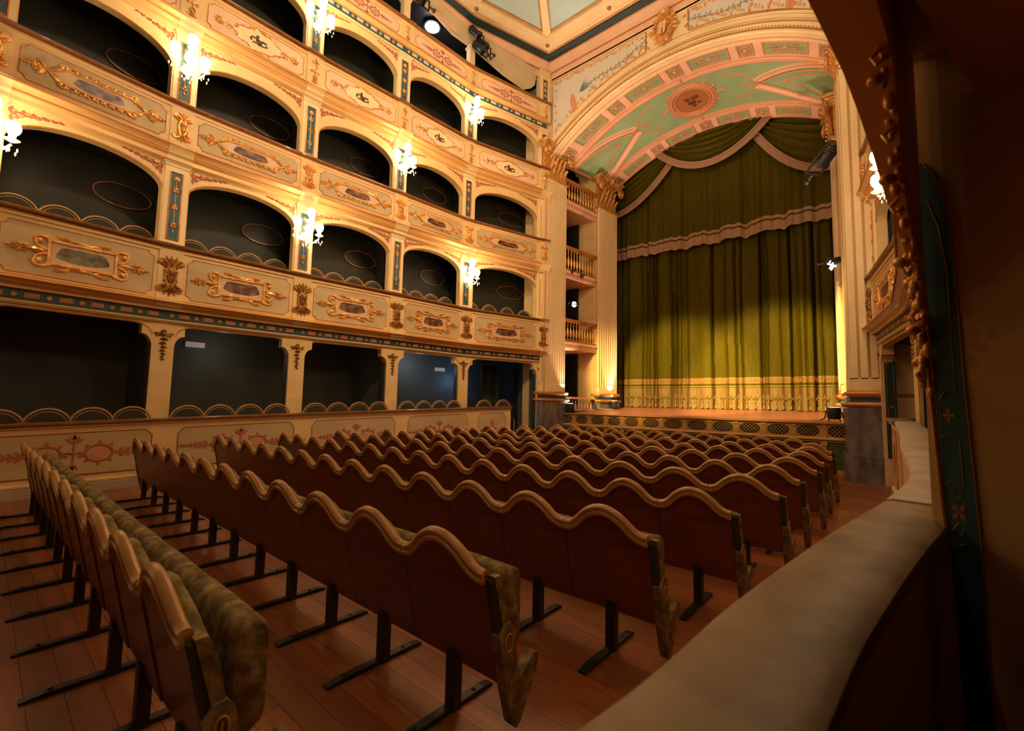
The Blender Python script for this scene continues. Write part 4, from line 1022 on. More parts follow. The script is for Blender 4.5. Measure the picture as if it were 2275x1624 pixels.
        for i in range(5): lf(y0 + wy * (i + .5) / 5, .12, zsh + .07, .36 * H, .085, .11)
        for i in range(4): lf(y0 + wy * (i + 1) / 5, .11, zsh + .07, .60 * H, .085, .13)
        if q == 0 and side == 'right':
            for i in range(3): lf(-.34 + i * .2, 0, zsh + .07, .36 * H, .085, .09, True)
            for i in range(2): lf(-.24 + i * .2, 0, zsh + .07, .60 * H, .085, .11, True)
        for yy, dr in ((ya - .03, -1), (y1 + .03, 1)):
            # corner volute
            p = []
            for i in range(34):
                a = i * .42; rr_ = .19 * (1 - i / 36); p.append(SW(side, yy + dr * .03 + dr * rr_ * math.cos(a) * .9, .26 + .06 * i / 34, zt - .36 + rr_ * math.sin(a)))
            b.tube(p, lambda k: .038 * (1 - .4 * k), 6, nrm=(1, 0, 0))
            b.tube([SW(side, (y0 + y1) / 2 + dr * .12, .13, zsh + .5 * H), SW(side, (y0 + y1) / 2 + dr * .22, .17, zsh + .68 * H), SW(side, yy - dr * .10, .24, zt - .19), SW(side, yy + dr * .05, .26, zt - .18)], .03, 6, nrm=(1, 0, 0))
            c2 = []
            for i in range(22): a = i * .42; rr_ = .09 * (1 - i / 24); c2.append(SW(side, (y0 + y1) / 2 + dr * .13 + dr * rr_ * math.cos(a), .2, zt - .32 + rr_ * math.sin(a)))
            b.tube(c2, .018, 5, nrm=(1, 0, 0))
        for i in range(9):
            a = i * 2 * PI / 9; b.ell(SW(side, (y0 + y1) / 2 + .07 * math.cos(a), .30, zt - .07 + .07 * math.sin(a)), (.03, .035, .035), 6, 4)
        b.ell(SW(side, (y0 + y1) / 2, .34, zt - .07), (.05, .05, .05), 8, 5)
        put('capital', clean(b.mesh('capital', ['gold', 'gold'], 50)), t)

# ------------------------------------------------------------------ the arch: front wall, soffit
def circ(xc, hs, zs_, ap):
    h = ap - zs_; Rr = (hs * hs + h * h) / (2 * h); cz = ap - Rr
    return lambda u: (xc + hs * u, cz + math.sqrt(Rr * Rr - (hs * u) ** 2))
FI = circ(-4.33, 3.86, 7.66, 9.18)       # front intrados, u in -1..1
BI = circ(-4.40, 3.45, 8.02, 9.12)       # back intrados
YF, YB = 11.2, 15.05
def SF(u, v, off=0.0):
    """soffit point: u across the span, v from front (0) to back (1); off lowers it into the room"""
    x0, z0 = FI(u); x1, z1 = BI(u); p = Vector((x0 + (x1 - x0) * v, YF + (YB - YF) * v, z0 + (z1 - z0) * v + .10 * math.sin(PI * v)))
    e = .01; a = FI(min(1, u + e)); c = FI(max(-1, u - e)); t = Vector((a[0] - c[0], 0, a[1] - c[1])).normalized(); nn = Vector((t.z, 0, -t.x))
    p += nn * off; return (p.x, p.y, p.z + E)
NU = 40
us = [-1 + 2 * i / NU for i in range(NU + 1)]
b = B(); m = 9
vs = [SF(u, j / (m - 1)) for u in us for j in range(m)]
b.add(vs, [(i * m + j, i * m + j + 1, (i + 1) * m + j + 1, (i + 1) * m + j) for i in range(NU) for j in range(m - 1)])
vs2 = [SF(u, j / (m - 1), -.18) for u in us for j in range(m)]; b.add(vs2, [(i * m + j, (i + 1) * m + j, (i + 1) * m + j + 1, i * m + j + 1) for i in range(NU) for j in range(m - 1)])
so = struct('ceiling_arch_soffit', b.mesh('ceiling_arch_soffit', 'pink_cream', 40), None, 'painted coffered soffit of the stage arch')
def patch(b, u0, u1, v0, v1, off, n=5, th=.02):
    A = [[SF(u0 + (u1 - u0) * i / n, v, off) for v in (v0, v1)] for i in range(n + 1)]; Bk = [[SF(u0 + (u1 - u0) * i / n, v, off - th) for v in (v0, v1)] for i in range(n + 1)]
    vs = [p for r_ in A for p in r_] + [p for r_ in Bk for p in r_]; k = 2 * (n + 1)
    fs = [(2 * i, 2 * i + 1, 2 * i + 3, 2 * i + 2) for i in range(n)] + [(2 * i, 2 * i + 2, k + 2 * i + 2, k + 2 * i) for i in range(n)] + [(2 * i + 1, k + 2 * i + 1, k + 2 * i + 3, 2 * i + 3) for i in range(n)] + [(0, k, k + 1, 1), (2 * n, 2 * n + 1, k + 2 * n + 1, k + 2 * n)]
    b.add(vs, fs)
def spath(pts, r, b, n=5, off=.01):
    b.tube([SF(u, v, off) for u, v in pts], r, n, nrm=(0, 0, 1))
# middle field
b = B(); [patch(b, -.985, .985, .305 + .47 * q / 6, .305 + .47 * (q + 1) / 6, .012, 40) for q in range(6)]; put('green_field', b.mesh('green_field', 'soffit_green', 40), so)
b = B()
for v in (.295, .785): spath([(u, v) for u in us], .035, b)
for v in (.04, .255, .82, .985): spath([(u, v) for u in us], .016, b)
put('moulding', b.mesh('moulding', 'rose_paint', 50), so)
# coffers in the two bands
def coffer(u0, u1, v0, v1, sq):
    b = B(); patch(b, u0, u1, v0, v1, .008, 4, .01); b.cur = 1
    for pa in ([(u0, v0), (u0, v1)], [(u1, v0), (u1, v1)], [(u0 + (u1 - u0) * i / 4, v0) for i in range(5)], [(u0 + (u1 - u0) * i / 4, v1) for i in range(5)]): spath(pa, .022, b, 5, .018)
    um, vm = (u0 + u1) / 2, (v0 + v1) / 2
    k = 18 if not sq else 8
    for i in range(k): b.ell(SF(u0 + (u1 - u0) * (i + .5) / k, v1, .04), (.016, .016, .016), 5, 3)
    if sq:
        spath([(um + (u1 - u0) * .33 * math.cos(a), vm + (v1 - v0) * .33 * math.sin(a)) for a in [2 * PI * i / 14 for i in range(15)]], .022, b, 5, .02)
        b.ell(SF(um, vm, .02), (.07, .07, .05), 8, 5)
    else:
        for sx in (-1, 1):
            for s2 in (-1, 1):
                spath([(um + sx * (u1 - u0) * (.04 + .20 * t), vm + s2 * (v1 - v0) * .30 * math.sin(PI * t)) for t in [i / 8 for i in range(9)]], .016, b, 4, .02)
                spath([(um + sx * (u1 - u0) * (.22 + .12 * t), vm - s2 * (v1 - v0) * .20 * math.sin(PI * t)) for t in [i / 6 for i in range(7)]], .013, b, 4, .02)
            for kk in range(5): b.ell(SF(um + sx * (u1 - u0) * (.12 + .07 * kk), vm, .03), (.035 - .004 * kk, .03 - .004 * kk, .02), 5, 3)
        b.ell(SF(um, vm, .02), (.06, .05, .03), 6, 4)
    return b.mesh('coffer', ['soffit_green', 'rose_paint'], 50)
cu = [-.96, -.86, -.80, -.53, -.47, -.37, -.31, -.055, .055, .31, .37, .47, .53, .80, .86, .96]
spans = [(-.95, -.87, 1), (-.80, -.555, 0), (-.495, -.395, 1), (-.335, -.06, 0), (-.0, .0, 2), (.06, .335, 0), (.395, .495, 1), (.555, .80, 0), (.87, .95, 1)]
spans = [(-.955, -.875, 1), (-.815, -.575, 0), (-.515, -.425, 1), (-.365, -.105, 0), (-.045, .045, 1), (.105, .365, 0), (.425, .515, 1), (.575, .815, 0), (.875, .955, 1)]
for u0, u1, sq in spans:
    for v0, v1 in ((.085, .215), (.85, .955)): put('coffer', coffer(u0, u1, v0, v1, sq == 1), so)
# lunette ribs: a V on each side pointing to the middle
for sg, nm in ((-1, 'left'), (1, 'right')):
    b = B()
    def rib(pts, wd, off=.03):
        P = [Vector(SF(sg * u, v, off)) for u, v in pts]; A, D = [], []
        for i, p in enumerate(P):
            t = (P[min(i + 1, len(P) - 1)] - P[max(i - 1, 0)]).normalized(); s_ = t.cross(Vector((0, 0, 1))).normalized(); A.append(p + s_ * wd); D.append(p - s_ * wd)
        A2 = [a + Vector((0, 0, .06)) for a in A]; D2 = [d + Vector((0, 0, .06)) for d in D]
        b.loft([[tuple(a), tuple(d), tuple(d2), tuple(a2)] for a, d, d2, a2 in zip(A, D, D2, A2)])
    for v0, v1 in ((.31, .52), (.77, .56)):
        arc_ = [(.99 - .50 * t, v0 + (v1 - v0) * (t ** 1.6)) for t in [i / 10 for i in range(11)]]
        rib(arc_, .15); b.cur = 1
        for o_ in (-.032, .032): spath([(sg * u, v + o_) for u, v in arc_], .016, b, 5, .055)
        b.cur = 0
    put('lunette_rib', b.mesh('lunette_rib', ['pink_cream', 'rose_paint'], 40), so)
    b = B()
    for (u0, v0), (u1, v1) in (((.93, .40), (.66, .53)), ((.93, .68), (.66, .55)), ((.52, .50), (.28, .36)), ((.52, .58), (.30, .72)), ((.52, .54), (.38, .54))):
        pts = [(u0 + (u1 - u0) * t, v0 + (v1 - v0) * t + .012 * math.sin(9 * t)) for t in [i / 14 for i in range(15)]]
        spath([(sg * u, v) for u, v in pts], .012, b, 4, .018)
        for i, (u, v) in enumerate(pts): b.ell(SF(sg * u, v + .012 * (1 if i % 2 else -1), .02), (.04, .03, .015), 5, 3)
    put('painted_ornament', b.mesh('painted_ornament', 'rose_paint', 60), so)
# central medallion
b = B(); U, V = .165, .175; vc = .54
def mring(k, r, off, cur):
    b.cur = cur; spath([(U * k * math.cos(a), vc + V * k * math.sin(a)) for a in [2 * PI * i / 36 for i in range(38)]], r, b, 6, off)
mring(1.0, .05, .04, 1); mring(1.13, .03, .03, 1); mring(.86, .025, .05, 1); mring(.80, .014, .05, 2)
b.cur = 1
for i in range(16):
    a = 2 * PI * i / 16
    for k, r_ in ((1.22, .045), (1.30, .03)): b.ell(SF(U * k * math.cos(a), vc + V * k * math.sin(a), .02), (r_, r_, .03), 6, 4)
for a in (0, PI, PI / 2, -PI / 2):
    for k in (1.38, 1.46, 1.55): b.ell(SF(U * k * math.cos(a), vc + V * k * math.sin(a), .02), (.05 - .02 * (k - 1.38) * 5, .05, .03), 6, 4)
b.cur = 0
for k0, k1 in ((0.001, .3), (.3, .6), (.6, .9)):
    r0_ = [SF(U * k0 * math.cos(a), vc + V * k0 * math.sin(a), .035) for a in [2 * PI * i / 36 for i in range(37)]]; r1_ = [SF(U * k1 * math.cos(a), vc + V * k1 * math.sin(a), .035) for a in [2 * PI * i / 36 for i in range(37)]]; b.strip(r0_, r1_)
b.cur = 3   # soft brown figure group painted in the middle
for (u, v, r1_, r2_) in ((-.01, .02, .17, .10), (.03, -.03, .15, .09), (-.035, -.03, .10, .08), (.0, .06, .08, .07), (.045, .04, .09, .06)): b.ell(SF(u, vc + v, .045), (r1_ * .8, r2_, .02), 8, 4)
me_ = b.mesh('medallion', ['terracotta', 'rose_paint', 'gold', 'seat_wood'], 50)
thing('ceiling_medallion', 'large oval medallion with red painted centre in the green soffit of the stage arch', 'medallion', None, None, me_)
# front wall above the arch
EX = lambda u: (FI(u)[0], FI(u)[1] + .42 - .02 * abs(u))
ZT = 10.42
b = B(); A = [(FI(u)[0], YF, FI(u)[1] + E) for u in us]; T = [(FI(u)[0], YF, ZT + E) for u in us]
A2 = [(x, y + .3, z) for x, y, z in A]; T2 = [(x, y + .3, z) for x, y, z in T]
b.strip(A, T); b.strip(T2, A2); b.strip(A2, A)
for x0, x1 in ((-9.2, FI(-1)[0]), (FI(1)[0], .6)): b.box((x0, YF, 7.6 + E), (x1, YF + .3, ZT + E))
fw = struct('wall_stage', clean(b.mesh('wall_stage', 'cream_light', 30)), None, 'wall above the stage arch')
b = B()    # archivolt mouldings
def apath(dz, y, r, cur=0):
    b.cur = cur; pts = []
    for u in us:
        x, z = FI(u); t = Vector((FI(min(1, u + .01))[0] - FI(max(-1, u - .01))[0], FI(min(1, u + .01))[1] - FI(max(-1, u - .01))[1])).normalized(); pts.append((x - t.y * dz, y, z + t.x * dz + E))
    b.tube(pts, r, 6)
apath(.02, YF - .03, .035); apath(.10, YF - .02, .014, 1); apath(.25, YF - .015, .012, 1); apath(.33, YF - .04, .04); apath(.40, YF - .06, .035); apath(.455, YF - .045, .016, 1)
b.cur = 1
for i in range(110):
    u = -.985 + 1.97 * i / 109; x, z = FI(u); b.ell((x, YF - .03, z + .15 + E), (.016, .014, .02), 5, 3); 
put('archivolt', b.mesh('archivolt', ['cream_light', 'orange_gilt'], 50), fw)
# painted spandrels with gilt scroll borders
for sg, nm in ((-1, 'left'), (1, 'right')):
    b = B(); n = 16; lo, hi = [], []
    for i in range(n + 1):
        u = sg * (.99 - .84 * i / n); x, z = FI(u); lo.append((x + sg * .0, min(z + .56, ZT - .16))); hi.append((x, ZT - .12))
    if sg < 0: lo[0] = (-8.05, 8.35); hi[0] = (-8.05, ZT - .12)
    else: lo[0] = (mirx(-8.05), 8.35); hi[0] = (mirx(-8.05), ZT - .12)
    y = YF - .015
    b.strip([(x, y, z + E) for x, z in lo], [(x, y, z + E) for x, z in hi]); b.cur = 1
    loop = lo + hi[::-1]; b.tube([(x, y - .005, z + E) for x, z in loop + loop[:1]], .014, 4)
    b.cur = 2
    for i in range(1, n + 1):
        for (px, pz), s_ in ((lo[i], 1), (hi[i], -1)):
            zz = pz + s_ * .10
            if hi[i][1] - lo[i][1] < .35: 
                if s_ < 0: continue
            scroll(b, px, zz + E, (.3 if i % 2 else PI - .3), .085, (1 if i % 2 else -1) * s_, .015, y - .004, n=4); scroll(b, px + .05, zz + E, (PI + .4 if i % 2 else -.4), .06, (1 if i % 2 else -1) * s_, .012, y - .004, n=4); leaf(b, px, zz + E, s_ * 1.2, .10, .05, y - .004, .006); leaf(b, px + .04, zz - s_ * .05 + E, s_ * 2.2, .09, .05, y - .004, .006)
    for i in range(7): scroll(b, lo[0][0] - sg * .14, 8.65 + i * .25 + E, (PI / 2), .05, (1 if i % 2 else -1), .012, y - .004, n=4)
    b.cur = 3; cx = -7.05 if sg < 0 else mirx(-7.05)
    for q in range(16):      # garland of leaves through the middle
        t = q / 15; x = cx - sg * (.1 + 2.0 * t); z = 9.55 + .42 * t + .04 * math.sin(8 * t)
        sg2 = 1 if q % 2 else -1; leaf(b, x, z + E, sg2 * .9 + .15, .11, .045, y - .004, .006); leaf(b, x + .05, z + E, -sg2 * 1.2, .08, .04, y - .004, .006)
    b.tube([(cx - sg * (.1 + 2.0 * t), y - .004, 9.55 + .42 * t + .04 * math.sin(8 * t) + E) for t in [i / 20 for i in range(21)]], .009, 4)
    for q in range(7): leaf(b, cx, 9.5 + E, (.1 + q * .16) if sg < 0 else PI - (.1 + q * .16), .42, .03, y - .004, .004)
    b.cur = 4
    b.extr([(cx + sg * (.20 + .10 * math.cos(a) + .06 * math.sin(a)), 9.22 + E + .34 * math.sin(a)) for a in [2 * PI * i / 16 for i in range(16)]], y - .004, y - .010)
    put('painted_spandrel', clean(b.mesh('painted_spandrel', ['spandrel_paint', 'orange_gilt', 'gold', 'green_paint', 'rose_paint'], 40)), fw)
# ------------------------------------------------------------------ crest on the arch
m = Matrix.Translation((-4.36, YF - .10, 10.02 + E)) @ Matrix.Rotation(R(-14), 4, 'X') @ Matrix.Rotation(PI, 4, 'Z')
t = thing('crest', 'gilt crowned shield with red and white quarters at the top of the stage arch', 'coat of arms', m)
b = B(); out = [(.0, -.40), (.14, -.28), (.22, -.10), (.24, .10), (.17, .26), (.0, .30), (-.17, .26), (-.24, .10), (-.22, -.10), (-.14, -.28)]
b.extr([(x * 1.18, z * 1.15) for x, z in out], 0, .05); b.ell((0, .03, 0), (.24, .06, .32), 12, 8)
for sx in (-1, 1):
    scroll(b, sx * .20, .24, (.6 if sx > 0 else PI - .6), .10, sx, .034, .06, n=7); scroll(b, sx * .10, -.38, (-.6 if sx > 0 else PI + .6), .09, -sx, .03, .06, n=7)
    scroll(b, sx * .24, -.05, (.9 if sx > 0 else PI - .9), .09, -sx, .03, .06, n=7); b.tube([(sx * x, .06, z) for x, z in ((.14, -.30), (.24, -.10), (.27, .12), (.20, .28))], .03, 7)
    for k in range(3): leaf(b, sx * .24, -.15 + k * .16, (.2 if sx > 0 else PI - .2), .12, .07, .04, .03)
leaf(b, 0, -.40, -PI / 2, .20, .12, .04, .04)
put('frame', b.mesh('frame', 'gold', 50), t)
b = B(); b.extr([(x * .68, z * .78 + .0) for x, z in out], .085, .10); put('shield_field', clean(b.mesh('shield_field', 'red_paint', 0)), t)
b = B()
for sx in (-1, 1): b.box((sx * .05 - .02, .10, -.24), (sx * .05 + .02, .112, .20)); 
b.box((-.05, .10, -.035), (.05, .112, .01)); b.box((-.15, .10, .06), (.15, .108, .085)); b.box((.09, .10, -.2), (.12, .108, .2)); b.ell((-.02, .10, .15), (.05, .015, .035), 8, 4)
put('shield_charges', b.mesh('shield_charges', 'cream_light', 0), t)
b = B(); b.lathe([(.15, .31), (.17, .34), (.15, .37), (.17, .39), (.19, .44), (.17, .44), (.13, .37)], 14, (0, .06, 0))
for i in range(8): a = i * PI / 4; b.tube([(.17 * math.cos(a), .06 + .17 * math.sin(a) * .7, .42), (.20 * math.cos(a), .06 + .2 * math.sin(a) * .7, .49), (.12 * math.cos(a), .06 + .12 * math.sin(a) * .7, .55), (0, .06, .56)], .014, 5); b.ell((.19 * math.cos(a), .06 + .19 * math.sin(a) * .7, .51), (.02, .02, .02), 5, 3)
b.ell((0, .06, .60), (.03, .03, .04), 6, 4); put('crown', b.mesh('crown', 'gold', 50), t)

# ------------------------------------------------------------------ ceiling
ZC = 10.95
CO = [(-8.17, 11.2), (-9.05, 8.6), (-9.2, 6.2), (-9.2, 3.8), (-8.9, 1.2), (-8.0, -1.2), (-6.4, -2.9), (-4.36, -3.4)]
CO = CO + [(mirx(x), y) for x, y in CO[::-1][1:]]
CC = (-4.36, 4.6)
def cin(p, k): return (CC[0] + (p[0] - CC[0]) * k, CC[1] + (p[1] - CC[1]) * k)
b = B(); n = len(CO)
rings = []
for k, z, ci in ((1.0, ZC - .58, 0), (1.0, ZC - .30, 0), (.985, ZC - .22, 1), (.965, ZC - .06, 0), (.955, ZC - .06, 0), (.945, ZC + .0, 2), (.90, ZC + .02, 0)): rings.append(([(*cin(p, k), z + E) for p in CO], ci))
for i in range(len(rings) - 1):
    b.cur = rings[i][1]; b.loft([rings[i][0], rings[i + 1][0]], True, False)
b.cur = 0
ce = struct('ceiling', b.mesh('ceiling', ['pink_cream', 'pink_cream', 'cream_light'], 20), None, 'ceiling cornice of the auditorium')
b = B(); b.loft([[(*cin(p, .962), ZC - .10 + E) for p in CO], [(*cin(p, .935), ZC - .06 + E) for p in CO], [(*cin(p, .935), ZC + .01 + E) for p in CO], [(*cin(p, .962), ZC + .01 + E) for p in CO]], True, False); put('dark_band', b.mesh('dark_band', 'dark_blue', 20), ce)
b = B()
for k, z in ((.966, ZC - .10), (.93, ZC - .03), (.996, ZC - .33)): q = [(*cin(p, k), z + E) for p in CO]; b.tube(q + q[:2], .016, 5, nrm=(0, 0, 1), caps=False)
put('gilt_moulding', b.mesh('gilt_moulding', 'orange_gilt', 50), ce)
# points along the outline where ribs start
RP = [(-8.17, 11.2), (-5.85, 11.2), (-2.87, 11.2), (mirx(-8.17), 11.2)]
rl = []
for i in range(len(CO)):
    a, c = CO[i], CO[(i + 1) % n]
    rl.append(a)
    if i == n - 1: rl += [((a[0] + (c[0] - a[0]) * t), a[1] + (c[1] - a[1]) * t) for t in (.31, .69)]
def dome(p, k): x, y = cin(p, k); return (x, y, ZC + .02 + 1.0 * (1 - (k / .9) ** 2) * .55 + E) if k < .9 else (x, y, ZC + .02 + E)
nr = len(rl)
b = B()
for p in rl:
    P = [Vector(dome(p, k)) + Vector((0, 0, -.05)) for k in (.905, .8, .6, .4, .24)]
    A = [];
    for i, q in enumerate(P): tdir = (P[-1] - P[0]).normalized(); s_ = tdir.cross(Vector((0, 0, 1))).normalized() * (.13 * (1 - .12 * i)); A.append([tuple(q - s_), tuple(q + s_), tuple(q + s_ + Vector((0, 0, .1))), tuple(q - s_ + Vector((0, 0, .1)))])
    b.loft(A)
q = [Vector(dome(p, .90)) for p in rl]; b.loft([[(*cin(p, .905), ZC - .02 + E) for p in rl], [(*cin(p, .85), ZC - .03 + E) for p in rl], [(*cin(p, .85), ZC + .1 + E) for p in rl]], True, False)
b.loft([[(*cin(p, .26), ZC + .5 + E) for p in rl], [(*cin(p, .0001), ZC + .52 + E) for p in rl]], True, False)
put('rib', b.mesh('rib', 'cream_light', 30), ce)
def pbetween(p, q, t): return (p[0] + (q[0] - p[0]) * t, p[1] + (q[1] - p[1]) * t)
for i in range(nr):
    p, q = rl[i], rl[(i + 1) % nr]
    pl = B(); ks = (.86, .7, .5, .25)
    rows_ = [[dome(pbetween(p, q, t), k) for t in (0, .5, 1)] for k in ks]
    for r_ in rows_:
        for j in range(3): r_[j] = (r_[j][0], r_[j][1], r_[j][2] + .02)
    pl.add([x for r_ in rows_ for x in r_], [(a * 3 + c, a * 3 + c + 1, a * 3 + c + 4, a * 3 + c + 3) for a in range(3) for c in range(2)])
    pn = put('sky_panel', pl.mesh('sky_panel', 'sky_paint', 30), ce)
    fr_ = B(); d1 = Vector(p) - Vector(CC); Lp = (Vector(q) - Vector(p)).length; ins = .17 / max(.4, Lp)
    def DP(t, k): x, y, z = dome(pbetween(p, q, t), k); return (x, y, z - .012)
    pth = [DP(ins, .845), DP(1 - ins, .845), DP(1 - ins * 1.3, .6), DP(1 - ins * 2.2, .27), DP(ins * 2.2, .27), DP(ins * 1.3, .6), DP(ins, .845)]
    fr_.tube(pth, .028, 5, nrm=(0, 0, 1)); put('panel_border', fr_.mesh('panel_border', 'orange_gilt', 50), pn)
    c_ = Vector(dome(pbetween(p, q, .5), .70)) + Vector((0, 0, -.05)); s_ = B()
    ang = math.atan2(c_.y - CC[1], c_.x - CC[0])
    s_.T = Matrix.Translation(c_) @ Matrix.Rotation(ang - PI / 2, 4, 'Z') @ Matrix.Rotation(-PI / 2, 4, 'X')
    for a in range(4):
        an = PI / 4 + a * PI / 2; leaf(s_, 0, 0, an, .46, .20, .0, .05)
        for dd in (-.35, .35): leaf(s_, .12 * math.cos(an), .12 * math.sin(an), an + dd, .22, .10, 0, .04)
        for k in range(2): s_.ell((.30 * math.cos(an), .03, .30 * math.sin(an)), (.05, .03, .05), 6, 4)
    for a in range(10): s_.ell((.17 * math.cos(a * PI / 5), .03, .17 * math.sin(a * PI / 5)), (.05, .03, .05), 6, 4)
    for a in range(4): an = a * PI / 2; scroll(s_, .12 * math.cos(an), .12 * math.sin(an), an + .6, .05, 1, .018, .03)
    s_.ell((0, .05, 0), (.11, .05, .13), 10, 6)
    nm_ = 'gilt_ceiling_rosette'
    kk_ = (i - 14) % nr
    thing(nm_, f'gilt rosette on pale blue ceiling panel, {["first","second","third","fourth","fifth","sixth","seventh","eighth","ninth","tenth","eleventh","twelfth","thirteenth","fourteenth","fifteenth","sixteenth","seventeenth","eighteenth","nineteenth"][(nr - 2 - i) % nr]} leftwards from above the crest', 'rosette', None, 'ceiling rosettes', s_.mesh('gilt_ceiling_rosette', 'gold', 50))
    bo = B(); x, y, z = (*cin(p, .885), ZC - .05 + E); bo.ell((x, y, z), (.06, .06, .04), 8, 5); bo.ell((x, y, z - .03), (.025, .025, .025), 6, 4); put('ceiling_boss', bo.mesh('ceiling_boss', 'gold_dark', 50), pn)
b = B(); b.add([(-12, -5, 12.3 + E), (3, -5, 12.3 + E), (3, 12, 12.3 + E), (-12, 12, 12.3 + E)], [(0, 1, 2, 3)]); b.box((-11.6, -5, 10.62 + E), (-9.3, 11.2, 10.70 + E)); b.box((.5, -5, 10.62 + E), (3, 11.2, 10.70 + E)); struct('ceiling_void', b.mesh('ceiling_void', 'black', 0), None, 'dark ceiling over the top gallery')
b = B(); b.box((-11.6, -4.7, 0), (2.8, -4.5, 12.3 + E)); b.box((-11.6, 11.22, 0), (-8.6, 11.4, 12.2 + E)); b.box((.42, 11.22, 0), (3, 11.4, 12.2 + E)); b.box((-12, 11.5, 10.2 + E), (3, 11.8, 12.3 + E)); struct('wall_back', b.mesh('wall_back', 'box_green', 0), None, 'back wall of the auditorium')
# valance cloth that hangs under the cornice over the left gallery
b = B(); P0 = [];
top = [(-8.98, 6.2, 10.72), (-9.0, 7.3, 10.70), (-9.0, 7.9, 10.68), (-8.85, 8.75, 10.66), (-8.68, 9.4, 10.62), (-8.5, 10.0, 10.60), (-8.38, 10.45, 10.58), (-8.34, 10.7, 10.56)]
bot = [(-9.2, 6.2, 10.50), (-9.3, 7.3, 10.56), (-9.25, 7.9, 10.38), (-9.0, 8.7, 10.19), (-8.76, 9.56, 9.90), (-8.55, 10.28, 9.76), (-8.47, 10.57, 9.93), (-8.42, 10.72, 10.1)]
rings = []
for k in range(5):
    f = k / 4; rings.append([(a[0] + (c[0] - a[0]) * f, a[1] + (c[1] - a[1]) * f, a[2] + (c[2] - a[2]) * f - .06 * math.sin(PI * f) + E) for a, c in zip(top, bot)])
for i in range(4): b.strip(rings[i], rings[i + 1])
thing('hanging_cloth', 'beige cloth hanging slack under the ceiling cornice over the left top gallery', 'cloth', None, None, b.mesh('hanging_cloth', 'cloth', 60))
b = B(); rings = []
top2 = [(-8.9, 7.2, 10.72), (-8.98, 5.4, 10.72), (-9.0, 3.6, 10.72)]; bot2 = [(-9.15, 7.2, 10.42), (-9.15, 5.4, 10.42), (-9.15, 3.6, 10.42)]
b.strip([(x, y, z + E) for x, y, z in top2], [(x, y, z + E) for x, y, z in bot2])
# lit lamp of the top gallery and dark spotlights clamped on its posts
def spot_mesh():
    b = B(); b.lathe([(.0, -.16), (.07, -.16), (.085, -.10), (.085, .06), (.105, .08), (.11, .14), (.095, .14), (.09, .08), (0, .08)], 14); 
    for sx in (-1, 1): b.box((sx * .10, -.015, -.04), (sx * .115, .015, .26))
    b.box((-.115, -.015, .25), (.115, .015, .27)); b.lathe([(.0, .27), (.02, .27), (.02, .36), (.04, .36), (.04, .40), (0, .40)], 8)
    for q in range(4): b.lathe([(.088, -.13 + q * .03), (.094, -.125 + q * .03), (.088, -.12 + q * .03)], 14)
    return b.mesh('housing', 'lamp_body', 50)
def spot_lens(on): 
    b = B(); b.lathe([(0, .085), (.05, .095), (.088, .085)], 14); return b.mesh('lens', 'lamp_white' if on else 'lamp_body', 60)
def stage_spot(loc, aim, label, on=False, sc=1.0, group=None):
    d = (Vector(aim) - Vector(loc)).normalized(); q = d.to_track_quat('Z', 'Y').to_matrix().to_4x4()
    t = thing('spotlight', label, 'spotlight', Matrix.Translation(loc) @ q @ Matrix.Diagonal((sc, sc, sc, 1)), group)
    put('housing', cached('spoth', spot_mesh), t); put('lens', cached(('spotl', on), lambda: spot_lens(on)), t); return t
p3 = Vector(PL[5]); p2 = Vector(PL[4])
for i, (dx, dy, dz) in enumerate(((.16, -.10, .12), (.20, .16, -.10), (.22, .0, -.30))):
    stage_spot((p3.x + dx + .05, p3.y + dy, 10.32 + dz + E), (-4.5, 13, 5 + E), ['black spotlight in the cluster on the second left gallery post, top', 'black spotlight in the cluster on the second left gallery post, middle', 'black spotlight in the cluster on the second left gallery post, bottom'][i], False, 1.2)
stage_spot((p2.x + .18, p2.y + .2, 10.25 + E), (-4.5, 13, 5 + E), 'black spotlight beside the third left gallery post', False, 1.3)
t = thing('gallery_light', 'bright white lamp glowing in the dark left top gallery', 'lamp', Matrix.Translation((-9.62, 7.5, 10.56 + E)))
b = B(); b.lathe([(0, -.05), (.18, -.045), (.22, -.02), (.22, 0)], 24); put('diffuser', b.mesh('diffuser', 'lamp_white', 60), t)
b = B(); b.lathe([(.22, -.03), (.25, -.03), (.25, .02), (.22, .02)], 24);  put('housing', b.mesh('housing', 'lamp_body', 30), t)
light('POINT', 'gallery_bulb', (-9.6, 7.5, 10.25 + E), 14, (1, .97, .93), .2)
b = B(); b.box((-.03, -1.0, -.02), (.03, .9, .02)); o = thing('light_strip', 'thin white strip light behind the left gallery rail', 'lamp', Matrix.Translation((-9.35, 7.85, 9.62 + E)) @ Matrix.Rotation(.07, 4, 'Z'), None, b.mesh('light_strip', 'lamp_dim', 0))
